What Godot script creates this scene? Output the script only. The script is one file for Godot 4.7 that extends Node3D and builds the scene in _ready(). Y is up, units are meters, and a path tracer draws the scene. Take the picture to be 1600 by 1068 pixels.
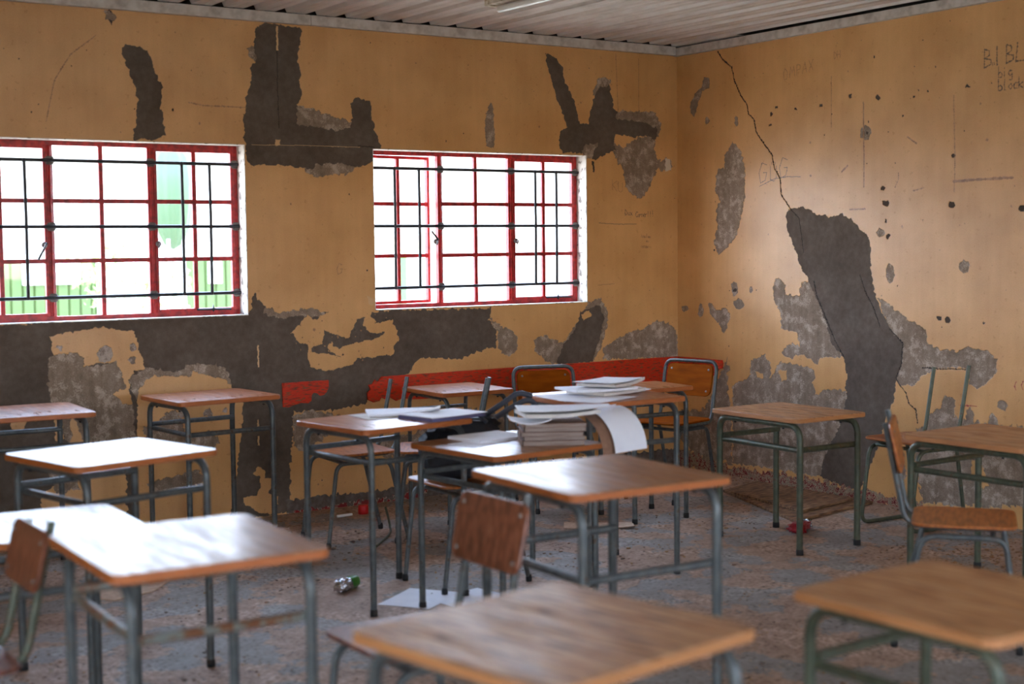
extends Node3D
# An abandoned classroom: back wall (z = 0) with two barred windows, right wall (x = 0), school desks and chairs.
# y up, metres. The room's far right corner is the origin.

var M := {}          # materials by name
var used := {}       # names taken at top level
var rng := RandomNumberGenerator.new()


func _ready() -> void:
	rng.seed = 20240
	var cam := Camera3D.new()
	cam.name = "camera"
	add_child(cam)
	cam.position = Vector3(-6.1304, 1.45, 7.2144)
	cam.rotation = Vector3(deg_to_rad(-3.809), deg_to_rad(-33.829), deg_to_rad(-0.611))
	var lens := CameraAttributesPhysical.new()
	lens.frustum_focal_length = 51.02
	lens.frustum_focus_distance = 9.0
	lens.exposure_aperture = 2.2
	cam.attributes = lens
	cam.fov = 26.4717
	cam.near = 0.05
	cam.far = 200.0
	cam.current = true
	var we := WorldEnvironment.new()
	we.name = "environment"
	var env := Environment.new()
	env.background_mode = Environment.BG_SKY
	var sky := Sky.new()
	var sm := ProceduralSkyMaterial.new()      # bright, thinly overcast noon
	sm.sky_top_color = Color(0.74, 0.85, 1.0)
	sm.sky_horizon_color = Color(0.93, 0.96, 1.0)
	sm.ground_horizon_color = Color(0.80, 0.76, 0.70)
	sm.ground_bottom_color = Color(0.62, 0.56, 0.48)
	sm.sky_energy_multiplier = 1.0
	sm.ground_energy_multiplier = 1.0
	sky.sky_material = sm
	env.sky = sky
	env.background_energy_multiplier = 4.6
	env.tonemap_mode = Environment.TONE_MAPPER_LINEAR
	env.tonemap_exposure = 5.3
	env.sdfgi_enabled = true
	env.ssao_enabled = true
	env.ssil_enabled = true
	we.environment = env
	add_child(we)
	make_materials()
	build_room()
	build_windows()
	build_outside()
	build_desks()
	build_chairs()
	build_papers()
	build_floor_things()


# ---------------------------------------------------------------- helpers

func numbered(called: String) -> String:
	if not used.has(called):
		used[called] = 0
		return called
	used[called] += 1
	return "%s_%03d" % [called, used[called]]


func tag(o: Node, label: String, category: String, group := "") -> void:
	o.set_meta("label", label)
	o.set_meta("category", category)
	if group != "":
		o.set_meta("group", group)


func thing(called: String, label: String, category: String, at := Vector3.ZERO, turn := 0.0, group := "") -> Node3D:
	var o := Node3D.new()
	o.name = numbered(called)
	add_child(o, true)
	o.position = at
	o.rotation.y = turn
	tag(o, label, category, group)
	return o


func obj(called: String, st: SurfaceTool, m: Material, parent: Node = null) -> MeshInstance3D:
	st.generate_normals()
	var o := MeshInstance3D.new()
	o.mesh = st.commit()
	o.material_override = m
	return put(called, o, parent)


func put(called: String, o: MeshInstance3D, parent: Node = null) -> MeshInstance3D:
	if parent:
		o.name = called
		parent.add_child(o, true)
	else:
		o.name = numbered(called)
		add_child(o, true)
	return o


func struct(called: String, st: SurfaceTool, m: Material, parent: Node = null) -> MeshInstance3D:
	var o := obj(called, st, m, parent)
	if not parent:
		o.set_meta("kind", "structure")
	return o


func mb() -> SurfaceTool:
	var st := SurfaceTool.new()
	st.begin(Mesh.PRIMITIVE_TRIANGLES)
	st.set_smooth_group(-1)
	return st


func quad(st: SurfaceTool, a: Vector3, b: Vector3, c: Vector3, d: Vector3) -> void:   # clockwise from outside
	for p in [a, b, c, a, c, d]:
		st.add_vertex(p)


func quad_uv(st: SurfaceTool, p: Array, uv: Array) -> void:
	for i in [0, 1, 2, 0, 2, 3]:
		st.set_uv(uv[i])
		st.add_vertex(p[i])


func box(st: SurfaceTool, lo: Vector3, hi: Vector3, t := Transform3D.IDENTITY) -> void:
	var v: Array[Vector3] = []
	for i in 8:
		v.append(t * Vector3(hi.x if i & 1 else lo.x, hi.y if i & 2 else lo.y, hi.z if i & 4 else lo.z))
	quad(st, v[4], v[6], v[7], v[5])
	quad(st, v[1], v[3], v[2], v[0])
	quad(st, v[5], v[7], v[3], v[1])
	quad(st, v[0], v[2], v[6], v[4])
	quad(st, v[6], v[2], v[3], v[7])
	quad(st, v[0], v[4], v[5], v[1])


# a box with chamfered edges
func bar(st: SurfaceTool, lo: Vector3, hi: Vector3, c: float, t := Transform3D.IDENTITY) -> void:
	var outline := PackedVector2Array([Vector2(lo.x + c, lo.z), Vector2(hi.x - c, lo.z), Vector2(hi.x, lo.z + c), Vector2(hi.x, hi.z - c), Vector2(hi.x - c, hi.z), Vector2(lo.x + c, hi.z), Vector2(lo.x, hi.z - c), Vector2(lo.x, lo.z + c)])
	plate(st, outline, lo.y, hi.y, c, t)


# an outline in x, z raised from y0 to y1 with bevelled rims
func plate(st: SurfaceTool, outline: PackedVector2Array, y0: float, y1: float, bevel: float, t := Transform3D.IDENTITY) -> void:
	if Geometry2D.is_polygon_clockwise(outline):
		outline.reverse()
	var mid := Vector2.ZERO
	for p in outline:
		mid += p / outline.size()
	var rings := []
	for k in 4:
		var ring: Array[Vector3] = []
		for p in outline:
			var q: Vector2 = p if k == 1 or k == 2 else p - (p - mid).normalized() * bevel * 1.2
			ring.append(t * Vector3(q.x, [y0, y0 + bevel, y1 - bevel, y1][k], q.y))
		rings.append(ring)
	var n := outline.size()
	for k in 3:
		for i in n:
			var j := (i + 1) % n
			quad(st, rings[k][i], rings[k][j], rings[k + 1][j], rings[k + 1][i])
	var flat := PackedVector2Array()
	for p in outline:
		flat.append(p - (p - mid).normalized() * bevel * 1.2)
	var tris := Geometry2D.triangulate_polygon(flat)
	for i in range(0, tris.size(), 3):
		for k in [0, 1, 2]:
			st.add_vertex(rings[3][tris[i + k]])
		for k in [2, 1, 0]:
			st.add_vertex(rings[0][tris[i + k]])


func rounded_rect(w: float, d: float, r: float, steps := 4) -> PackedVector2Array:
	var out := PackedVector2Array()
	var corners := [Vector2(w / 2 - r, d / 2 - r), Vector2(-w / 2 + r, d / 2 - r), Vector2(-w / 2 + r, -d / 2 + r), Vector2(w / 2 - r, -d / 2 + r)]
	for c in 4:
		for k in steps + 1:
			var a := (c + float(k) / steps) * PI / 2
			out.append(corners[c] + Vector2(cos(a), sin(a)) * r)
	return out


# a path whose inner corners are turned into arcs of radius r
func rounded_path(pts: Array, r: float, steps := 5) -> Array[Vector3]:
	var out: Array[Vector3] = [pts[0]]
	for i in range(1, pts.size() - 1):
		var p: Vector3 = pts[i]
		var u: Vector3 = pts[i - 1] - p
		var v: Vector3 = pts[i + 1] - p
		var d := minf(r, minf(u.length(), v.length()) * 0.49)
		var a := p + u.normalized() * d
		var b := p + v.normalized() * d
		for k in steps + 1:
			var t := float(k) / steps
			out.append(a.lerp(p, t).lerp(p.lerp(b, t), t))
	out.append(pts[-1])
	return out


func tube(st: SurfaceTool, pts: Array, r: float, sides := 10) -> void:
	st.set_smooth_group(0)
	var n := pts.size()
	var up := Vector3.UP
	var first: Vector3 = (pts[1] - pts[0]).normalized()
	if absf(first.dot(up)) > 0.9:
		up = Vector3.RIGHT
	var rings := []
	for i in n:
		var d: Vector3 = (pts[mini(i + 1, n - 1)] - pts[maxi(i - 1, 0)]).normalized()
		up = (up - d * up.dot(d)).normalized()
		var side := d.cross(up)
		var ring: Array[Vector3] = []
		for k in sides:
			var a := TAU * k / sides
			ring.append(pts[i] + (up * cos(a) + side * sin(a)) * r)
		rings.append(ring)
	for i in n - 1:
		for k in sides:
			var j := (k + 1) % sides
			quad(st, rings[i][k], rings[i + 1][k], rings[i + 1][j], rings[i][j])
	st.set_smooth_group(-1)
	for k in range(1, sides - 1):
		for p in [rings[0][0], rings[0][k], rings[0][k + 1]]:
			st.add_vertex(p)
		for p in [rings[n - 1][0], rings[n - 1][k + 1], rings[n - 1][k]]:
			st.add_vertex(p)


# a sheet over a grid of points p(u, v), with its own thickness
func sheet(st: SurfaceTool, nu: int, nv: int, f: Callable, thick: float) -> void:
	st.set_smooth_group(0)
	for side in 2:
		for i in nu:
			for j in nv:
				var q: Array[Vector3] = []
				for o in [Vector2(i, j), Vector2(i + 1, j), Vector2(i + 1, j + 1), Vector2(i, j + 1)]:
					var p: Vector3 = f.call(o.x / nu, o.y / nv)
					q.append(p + Vector3(0, thick if side else 0.0, 0))
				if side:
					quad(st, q[0], q[1], q[2], q[3])
				else:
					quad(st, q[3], q[2], q[1], q[0])
	st.set_smooth_group(-1)
	var up := Vector3(0, thick, 0)
	for i in nu:
		for v in [0.0, 1.0]:
			var a: Vector3 = f.call(float(i) / nu, v)
			var b: Vector3 = f.call(float(i + 1) / nu, v)
			quad(st, a, b, b + up, a + up)
	for j in nv:
		for u in [0.0, 1.0]:
			var a: Vector3 = f.call(u, float(j) / nv)
			var b: Vector3 = f.call(u, float(j + 1) / nv)
			quad(st, a, b, b + up, a + up)


func lathe(st: SurfaceTool, profile: Array, sides: int, t := Transform3D.IDENTITY, wave := 0.0, waves := 0) -> void:
	st.set_smooth_group(0)
	var at := func(i: int, k: int) -> Vector3:
		var a := TAU * k / sides
		var r: float = profile[i].x * (1.0 + wave * cos(a * waves))
		return t * Vector3(r * cos(a), profile[i].y, r * sin(a))
	for i in profile.size() - 1:
		for k in sides:
			quad(st, at.call(i, k), at.call(i, k + 1), at.call(i + 1, k + 1), at.call(i + 1, k))
	st.set_smooth_group(-1)


# ---------------------------------------------------------------- materials

func noise(freq: float, octaves := 4, s := 1) -> FastNoiseLite:
	var n := FastNoiseLite.new()
	n.seed = s
	n.noise_type = FastNoiseLite.TYPE_SIMPLEX_SMOOTH
	n.frequency = freq
	n.fractal_octaves = octaves
	return n


func ramp(stops: Array) -> Gradient:
	var g := Gradient.new()
	var o := PackedFloat32Array()
	var c := PackedColorArray()
	for s in stops:
		o.append(s[0])
		c.append(s[1])
	g.offsets = o
	g.colors = c
	return g


func pattern(freq: float, stops: Array, s: int, size := 256, octaves := 4) -> NoiseTexture2D:
	var t := NoiseTexture2D.new()
	t.width = size
	t.height = size
	t.seamless = true
	t.noise = noise(freq, octaves, s)
	t.color_ramp = ramp(stops)
	return t


func rgb(r: int, g: int, b: int) -> Color:
	return Color8(r, g, b)


func mat(called: String, tex: Texture2D, scale: Vector3, rough: float, color := Color.WHITE, world := false) -> StandardMaterial3D:
	var m := StandardMaterial3D.new()
	m.resource_name = called
	m.albedo_color = color
	m.roughness = rough
	if tex:
		m.albedo_texture = tex
		m.uv1_triplanar = true
		m.uv1_world_triplanar = world
		m.uv1_scale = scale
	M[called] = m
	return m


func make_materials() -> void:
	# varnished plywood: streaks along the local z axis
	var grain := Vector3(4, 4, 0.5)
	var m := mat("wood_varnished", pattern(0.02, [[0.0, rgb(132, 70, 32)], [0.4, rgb(154, 86, 42)], [0.7, rgb(170, 98, 50)], [1.0, rgb(186, 116, 66)]], 3, 512, 5), grain, 0.4)
	gloss(m, 0.15)
	m = mat("wood_worn", pattern(0.02, [[0.0, rgb(98, 60, 36)], [0.3, rgb(158, 104, 62)], [0.6, rgb(186, 134, 88)], [1.0, rgb(206, 164, 122)]], 8, 512, 6), grain, 0.5)
	m = mat("wood_pale", pattern(0.022, [[0.0, rgb(62, 40, 28)], [0.25, rgb(112, 76, 52)], [0.34, rgb(164, 112, 70)], [0.55, rgb(190, 140, 96)], [1.0, rgb(208, 170, 132)]], 12, 512, 6), grain, 0.55)
	m = mat("wood_bleached", pattern(0.02, [[0.0, rgb(112, 72, 46)], [0.35, rgb(148, 98, 62)], [0.7, rgb(166, 116, 76)], [1.0, rgb(182, 138, 102)]], 15, 512, 6), grain, 0.44)
	m.metallic_specular = 0.42
	gloss(m, 0.12)
	m = mat("edge_brown", pattern(0.03, [[0.0, rgb(150, 78, 30)], [1.0, rgb(186, 106, 48)]], 16), Vector3(1.5, 40, 1.5), 0.5)
	m = mat("edge_light", pattern(0.03, [[0.0, rgb(164, 104, 58)], [1.0, rgb(196, 138, 86)]], 17), Vector3(1.5, 40, 1.5), 0.6)
	m = mat("wood_chair", pattern(0.02, [[0.0, rgb(112, 58, 24)], [0.5, rgb(168, 96, 42)], [1.0, rgb(190, 118, 60)]], 21), Vector3(9, 9, 1.2), 0.4)
	m = mat("wood_chair_dark", pattern(0.03, [[0.0, rgb(70, 38, 24)], [0.45, rgb(118, 66, 42)], [0.7, rgb(140, 84, 58)], [1.0, rgb(160, 110, 84)]], 22), Vector3(5, 2, 5), 0.4)
	m = mat("wood_orange", pattern(0.02, [[0.0, rgb(116, 52, 4)], [0.5, rgb(140, 68, 8)], [1.0, rgb(152, 80, 14)]], 23), Vector3(4, 4, 1), 0.7)
	m.metallic_specular = 0.15
	m = mat("board_dirty", pattern(0.03, [[0.0, rgb(60, 42, 30)], [0.4, rgb(120, 86, 58)], [0.65, rgb(148, 112, 78)], [1.0, rgb(168, 134, 100)]], 24), Vector3(1.2, 4, 5), 0.8)
	m = mat("steel_grey", pattern(0.03, [[0.0, rgb(66, 70, 70)], [0.5, rgb(86, 91, 90)], [0.76, rgb(98, 102, 100)], [0.84, rgb(88, 72, 56)], [1.0, rgb(80, 58, 42)]], 31), Vector3(3, 2, 3), 0.38)
	m.metallic = 0.25
	m = mat("steel_green", pattern(0.03, [[0.0, rgb(62, 68, 54)], [0.5, rgb(78, 84, 66)], [0.74, rgb(90, 95, 76)], [0.84, rgb(94, 72, 52)], [1.0, rgb(84, 62, 46)]], 32), Vector3(3, 2, 3), 0.42)
	m.metallic = 0.2
	m = mat("steel_rusty", pattern(0.03, [[0.0, rgb(112, 118, 114)], [0.42, rgb(124, 126, 116)], [0.5, rgb(116, 84, 58)], [0.7, rgb(120, 72, 40)], [1.0, rgb(96, 58, 36)]], 33), Vector3(3, 2, 3), 0.5)
	m.metallic = 0.15
	m = mat("rubber", null, Vector3.ONE, 0.8, rgb(34, 33, 32))
	m = mat("screw_metal", null, Vector3.ONE, 0.45, rgb(140, 130, 120))
	m.metallic = 0.4
	m = mat("red_frame", pattern(0.03, [[0.0, rgb(120, 18, 20)], [0.5, rgb(176, 26, 26)], [0.8, rgb(196, 40, 34)], [0.92, rgb(130, 60, 50)], [1.0, rgb(150, 120, 110)]], 41), Vector3(3, 3, 3), 0.4)
	m = mat("red_rail", pattern(0.035, [[0.0, rgb(104, 66, 44)], [0.24, rgb(128, 60, 34)], [0.34, rgb(206, 44, 6)], [0.62, rgb(220, 52, 6)], [0.7, rgb(200, 60, 20)], [0.78, rgb(140, 76, 42)], [1.0, rgb(150, 108, 74)]], 42, 512, 6), Vector3(0.7, 3.4, 0.7), 0.55)
	m = mat("black_bar", null, Vector3.ONE, 0.45, rgb(24, 26, 30))
	m = mat("weld", pattern(0.06, [[0.0, rgb(84, 76, 72)], [1.0, rgb(140, 126, 118)]], 44), Vector3(8, 8, 8), 0.6)
	m = mat("reveal_paint", pattern(0.03, [[0.0, rgb(120, 110, 100)], [0.22, rgb(150, 138, 124)], [0.34, rgb(222, 214, 202)], [0.8, rgb(236, 230, 220)], [1.0, rgb(222, 196, 150)]], 45), Vector3(2.2, 2.2, 2.2), 0.7)
	m = mat("cornice_paint", pattern(0.02, [[0.0, rgb(176, 164, 150)], [0.5, rgb(206, 196, 184)], [1.0, rgb(218, 210, 200)]], 46), Vector3(2, 2, 2), 0.6)
	m = mat("ceiling_sheet", pattern(0.02, [[0.0, rgb(190, 180, 168)], [0.5, rgb(216, 208, 198)], [1.0, rgb(226, 220, 212)]], 47), Vector3(1.2, 1.2, 0.5), 0.45)
	m = mat("plain_paint", pattern(0.015, [[0.0, rgb(196, 152, 98)], [0.5, rgb(208, 166, 110)], [1.0, rgb(214, 174, 120)]], 48), Vector3(0.5, 0.5, 0.5), 0.6, Color.WHITE, true)
	m = mat("raw_plaster", pattern(0.03, [[0.0, rgb(150, 140, 128)], [1.0, rgb(180, 170, 156)]], 49), Vector3(1, 1, 1), 0.9)
	m = mat("roof_dark", null, Vector3.ONE, 0.9, rgb(90, 84, 78))
	m = mat("paper", pattern(0.01, [[0.0, rgb(236, 236, 242)], [1.0, rgb(246, 246, 250)]], 50), Vector3(3, 3, 3), 0.75)
	m = mat("paper_aged", pattern(0.02, [[0.0, rgb(206, 198, 190)], [1.0, rgb(230, 224, 216)]], 51), Vector3(3, 3, 3), 0.8)
	# page blocks: thin leaves one above the other
	m = mat("page_edges", pattern(0.05, [[0.0, rgb(112, 92, 82)], [0.5, rgb(150, 130, 118)], [1.0, rgb(190, 176, 166)]], 52), Vector3(0.6, 60, 0.6), 0.85)
	m = mat("book_cover", pattern(0.03, [[0.0, rgb(128, 92, 70)], [1.0, rgb(156, 118, 94)]], 53), Vector3(4, 4, 4), 0.7)
	m = mat("book_cover_dark", pattern(0.03, [[0.0, rgb(84, 66, 60)], [1.0, rgb(116, 94, 86)]], 54), Vector3(4, 4, 4), 0.7)
	m = mat("cover_blue", null, Vector3.ONE, 0.6, rgb(96, 92, 128))
	m = mat("bag_cloth", pattern(0.08, [[0.0, rgb(18, 18, 22)], [1.0, rgb(38, 38, 44)]], 55), Vector3(6, 6, 6), 0.6)
	m = mat("bag_strap", pattern(0.08, [[0.0, rgb(48, 50, 58)], [1.0, rgb(74, 78, 88)]], 56), Vector3(10, 10, 10), 0.7)
	m = mat("cardboard", pattern(0.03, [[0.0, rgb(182, 152, 126)], [1.0, rgb(210, 182, 156)]], 57), Vector3(3, 3, 3), 0.85)
	m = mat("foil_red", null, Vector3.ONE, 0.3, rgb(150, 12, 26))
	m = mat("foil_silver", null, Vector3.ONE, 0.22, rgb(205, 205, 208))
	m.metallic = 0.9
	m = mat("can_green", null, Vector3.ONE, 0.35, rgb(54, 120, 40))
	m = mat("plastic_red", null, Vector3.ONE, 0.4, rgb(190, 16, 20))
	m = mat("plastic_white", null, Vector3.ONE, 0.4, rgb(232, 230, 226))
	m = mat("lamp_metal", pattern(0.03, [[0.0, rgb(120, 92, 60)], [0.4, rgb(186, 168, 140)], [1.0, rgb(216, 206, 190)]], 58), Vector3(3, 3, 3), 0.5)
	m = mat("lamp_tube", null, Vector3.ONE, 0.25, rgb(226, 222, 212))
	var glass := mat("glass", null, Vector3.ONE, 0.03, Color(1, 1, 1, 0.05))
	glass.transparency = BaseMaterial3D.TRANSPARENCY_ALPHA
	m = mat("sheet_green", pattern(0.02, [[0.0, rgb(52, 72, 22)], [1.0, rgb(58, 78, 27)]], 60), Vector3(1, 1, 1), 0.6)
	m = mat("tank_green", null, Vector3.ONE, 0.5, rgb(46, 70, 40))
	m = mat("white_wall", pattern(0.02, [[0.0, rgb(214, 210, 200)], [1.0, rgb(234, 232, 226)]], 61), Vector3(0.3, 0.3, 0.3), 0.8)
	m = mat("white_paint", null, Vector3.ONE, 0.6, rgb(236, 236, 234))
	m = mat("grey_glass", null, Vector3.ONE, 0.15, rgb(128, 140, 156))
	m = mat("cream_wood", null, Vector3.ONE, 0.7, rgb(206, 178, 140))
	m = mat("green_paint", null, Vector3.ONE, 0.6, rgb(60, 108, 46))
	m = mat("roof_sheet", null, Vector3.ONE, 0.5, rgb(196, 198, 196))
	m = mat("sand", pattern(0.02, [[0.0, rgb(186, 168, 140)], [1.0, rgb(212, 198, 172)]], 62, 256), Vector3(0.4, 0.4, 0.4), 0.95, Color.WHITE, true)
	m = mat("bark", null, Vector3.ONE, 0.9, rgb(120, 96, 76))
	m = mat("leaf", pattern(0.05, [[0.0, rgb(96, 120, 60)], [1.0, rgb(150, 170, 104)]], 63), Vector3(2, 2, 2), 0.8)
	for w in ["wood_varnished", "wood_bleached", "wood_worn", "wood_pale"]:
		M[w].roughness_texture = pattern(0.02, [[0.0, Color(0.6, 0.6, 0.6)], [0.4, Color(0.8, 0.8, 0.8)], [0.7, Color(1, 1, 1)]], 70, 256, 5)
		M[w].roughness_texture_channel = BaseMaterial3D.TEXTURE_CHANNEL_RED
	make_floor_material()
	make_wall_materials()


func gloss(m: StandardMaterial3D, amount: float) -> void:
	m.clearcoat_enabled = true
	m.clearcoat = amount
	m.clearcoat_roughness = 0.22


func make_floor_material() -> void:
	var n := 1024
	var a := noise(0.006, 5, 101).get_seamless_image(n, n).get_data()
	var b := noise(0.03, 4, 102).get_seamless_image(n, n).get_data()
	var c := noise(0.12, 3, 103).get_seamless_image(n, n).get_data()
	var d := noise(0.0065, 5, 104).get_seamless_image(n, n).get_data()
	var col := PackedByteArray()
	col.resize(n * n * 3)
	var hgt := PackedByteArray()
	hgt.resize(n * n)
	var o := 0
	for i in n * n:
		var f := (b[i] - 128) * 0.1 + (c[i] - 128) * 0.13
		var r := 138.0 + f
		var g := 130.0 + f
		var bl := 122.0 + f
		var h := 120.0 + (c[i] - 128) * 0.1
		var dirt := d[i] + (c[i] - 128) * 0.14 + (b[i] - 128) * 0.1
		if dirt > 117.0:           # trodden earth lying on the screed
			var t := minf(1.0, (dirt - 117.0) / 5.0)
			r = lerpf(r, 158.0 + f * 1.6, t)
			g = lerpf(g, 128.0 + f * 1.6, t)
			bl = lerpf(bl, 106.0 + f * 1.6, t)
			h += 40.0 * t + (b[i] - 128) * 0.25
		if c[i] + b[i] * 0.3 < 88.0:      # dark crumbs and pits
			r *= 0.66
			g *= 0.62
			bl *= 0.6
			h -= 25.0
		if a[i] > 168 and c[i] > 120:      # lime spots
			r += 16.0
			g += 16.0
			bl += 16.0
		col[o] = clampi(int(r), 0, 255)
		col[o + 1] = clampi(int(g), 0, 255)
		col[o + 2] = clampi(int(bl), 0, 255)
		o += 3
		hgt[i] = clampi(int(h), 0, 255)
	var m := mat("screed", ImageTexture.create_from_image(Image.create_from_data(n, n, false, Image.FORMAT_RGB8, col)), Vector3(0.3, 0.3, 0.3), 0.72, Color.WHITE, true)
	m.heightmap_enabled = true
	m.heightmap_texture = ImageTexture.create_from_image(Image.create_from_data(n, n, false, Image.FORMAT_L8, hgt))
	m.heightmap_scale = 1.2


# ---- wall surfaces: what each spot of the wall is made of is written into `ids`, then turned into colour and relief

enum { PAINT, CEM, SCR, LINE, HOLE, CRACK, INK, SPK, CEMB, REDSPK, WHITE, BASE, STREAK, REDLINE }
const PPM := 370.0
var ids := PackedByteArray()
var wide := 0
var high := 0
var left := 0.0
const TOP := 2.76
var jag_noise: FastNoiseLite


func start_wall(w: int, h: int, from: float) -> void:
	wide = w
	high = h
	left = from
	ids = PackedByteArray()
	ids.resize(w * h)
	jag_noise = noise(0.07, 5, 77)
	jag_noise.fractal_gain = 0.62


func spot(id: int, x: int, y: int) -> void:
	if x >= 0 and y >= 0 and x < wide and y < high:
		ids[y * wide + x] = id


# a patch given by its outline in centimetres on the wall, its edge broken up by noise
func poly(id: int, cm: Array, jag: float) -> void:
	var pts: Array[Vector2] = []
	for i in range(0, cm.size(), 2):
		pts.append(Vector2((cm[i] * 0.01 - left) * PPM, (TOP - cm[i + 1] * 0.01) * PPM))
	var fine: Array[Vector2] = []
	var amp := jag * PPM * 2.2
	for i in pts.size():
		var a := pts[i]
		var b := pts[(i + 1) % pts.size()]
		var n := maxi(1, int(a.distance_to(b) / 3.0))
		for k in n:
			var p := a.lerp(b, float(k) / n)
			fine.append(p + Vector2(jag_noise.get_noise_2d(p.x, p.y), jag_noise.get_noise_2d(p.x + 731.0, p.y + 97.0)) * amp)
	var rows := {}
	for i in fine.size():
		var a := fine[i]
		var b := fine[(i + 1) % fine.size()]
		if a.y > b.y:
			var t := a
			a = b
			b = t
		for y in range(maxi(0, ceili(a.y - 0.5)), mini(high, ceili(b.y - 0.5))):
			if not rows.has(y):
				rows[y] = []
			rows[y].append(a.x + (b.x - a.x) * (y + 0.5 - a.y) / (b.y - a.y))
	for y in rows:
		var xs: Array = rows[y]
		xs.sort()
		for k in range(0, xs.size() - 1, 2):
			for x in range(maxi(0, int(round(xs[k]))), mini(wide, int(round(xs[k + 1])))):
				ids[y * wide + x] = id


# a thin line through points in millimetres, w pixels half-wide
func line(id: int, mm: Array, w: float) -> void:
	var last := Vector2.ZERO
	for i in range(0, mm.size(), 2):
		var p := Vector2((mm[i] * 0.001 - left) * PPM, (TOP - mm[i + 1] * 0.001) * PPM)
		if i > 0:
			var n := maxi(1, int(last.distance_to(p) * 1.5))
			for k in n + 1:
				var q := last.lerp(p, float(k) / n)
				q += Vector2(jag_noise.get_noise_2d(q.x * 2, q.y * 2), jag_noise.get_noise_2d(q.x * 2 + 300, q.y * 2)) * (2.0 if id == CRACK else 0.6)
				var ww := w * (0.7 + absf(jag_noise.get_noise_2d(q.x * 3, q.y * 3)) * 1.6)
				for dx in range(-ceili(ww), ceili(ww) + 1):
					for dy in range(-ceili(ww), ceili(ww) + 1):
						if dx * dx + dy * dy <= ww * ww:
							spot(id, int(q.x) + dx, int(q.y) + dy)
		last = p


const STROKES := {
	"A": [[0, 0, 3, 8, 5, 0], [1, 3, 4, 3]], "B": [[1, 0, 1, 8, 4, 7, 4, 5, 1, 4, 5, 3, 5, 1, 1, 0]], "C": [[5, 7, 2, 8, 0, 4, 2, 0, 5, 1]],
	"D": [[1, 0, 1, 8, 4, 6, 5, 3, 3, 0, 1, 0]], "G": [[5, 7, 2, 8, 0, 4, 1, 0, 4, 1, 5, 4, 3, 4]], "H": [[0, 0, 0, 8], [0, 4, 5, 4], [5, 0, 5, 8]],
	"I": [[2, 0, 2, 8]], "K": [[0, 0, 0, 8], [5, 8, 0, 4, 5, 0]], "L": [[1, 8, 0, 0, 5, 0]], "M": [[0, 0, 1, 8, 3, 3, 5, 8, 6, 0]],
	"O": [[2, 8, 0, 5, 1, 0, 4, 0, 5, 5, 2, 8]], "P": [[1, 0, 1, 8, 5, 7, 5, 4, 1, 4]], "U": [[0, 8, 0, 1, 3, 0, 5, 2, 5, 8]], "X": [[0, 0, 5, 8], [0, 8, 5, 0]],
	"b": [[0, 8, 0, 0, 3, 0, 4, 2, 2, 4, 0, 3]], "c": [[4, 4, 1, 4, 0, 2, 1, 0, 4, 0]], "e": [[0, 2, 4, 3, 2, 5, 0, 3, 1, 0, 4, 0]], "g": [[4, 4, 1, 4, 0, 2, 2, 0, 4, 2, 4, -3, 1, -3]],
	"i": [[1, 0, 1, 4], [1, 6, 1, 7]], "k": [[0, 0, 0, 8], [4, 4, 0, 2, 4, 0]], "l": [[1, 8, 1, 0, 2, 0]], "n": [[0, 0, 0, 4, 2, 4, 3, 3, 3, 0]], "o": [[2, 4, 0, 2, 2, 0, 4, 2, 2, 4]],
	"r": [[0, 0, 0, 4], [0, 3, 2, 4, 3, 4]], "u": [[0, 4, 0, 1, 2, 0, 3, 1, 3, 4], [3, 1, 4, 0]], "x": [[0, 0, 4, 4], [0, 4, 4, 0]], "!": [[2, 8, 2, 3], [2, 1, 2, 0]], "'": [[1, 8, 1, 6]], "w": [[0, 4, 1, 0, 2, 3, 3, 0, 4, 4]],
	":": [[1, 10, 1, 9], [4, 10, 4, 9]],
}


# handwriting: x, y of the first letter's foot and the letter height in millimetres, slope of the line
func write(text: String, x: float, y: float, tall: float, slope := 0.0, w := 0.6, id: int = INK, spread := 1.0) -> void:
	var at := x
	for ch in text:
		if STROKES.has(ch):
			for s in STROKES[ch]:
				var pts := []
				for i in range(0, s.size(), 2):
					var px: float = at + s[i] * tall / 9.0
					pts.append(px)
					pts.append(y + s[i + 1] * tall / 8.0 + (px - x) * slope)
				line(id, pts, w)
		at += tall * (0.72 if ch == ch.to_upper() else 0.56) * spread


func scatter_spots(count: int, s: int, lo: Vector2, hi: Vector2, most: float) -> void:
	var r := RandomNumberGenerator.new()
	r.seed = s
	for i in count:
		var c := Vector2(r.randf_range(lo.x, hi.x), r.randf_range(lo.y, hi.y)) * 100.0
		var rad := r.randf_range(0.2, most) * (1.0 if r.randf() < 0.85 else 2.0)
		var ring := []
		for k in 7:
			ring.append(c.x + cos(k * 0.9) * rad * r.randf_range(0.6, 1.2))
			ring.append(c.y + sin(k * 0.9) * rad * r.randf_range(0.6, 1.4))
		poly(HOLE if r.randf() < 0.35 else STREAK, ring, 0.002)


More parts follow.
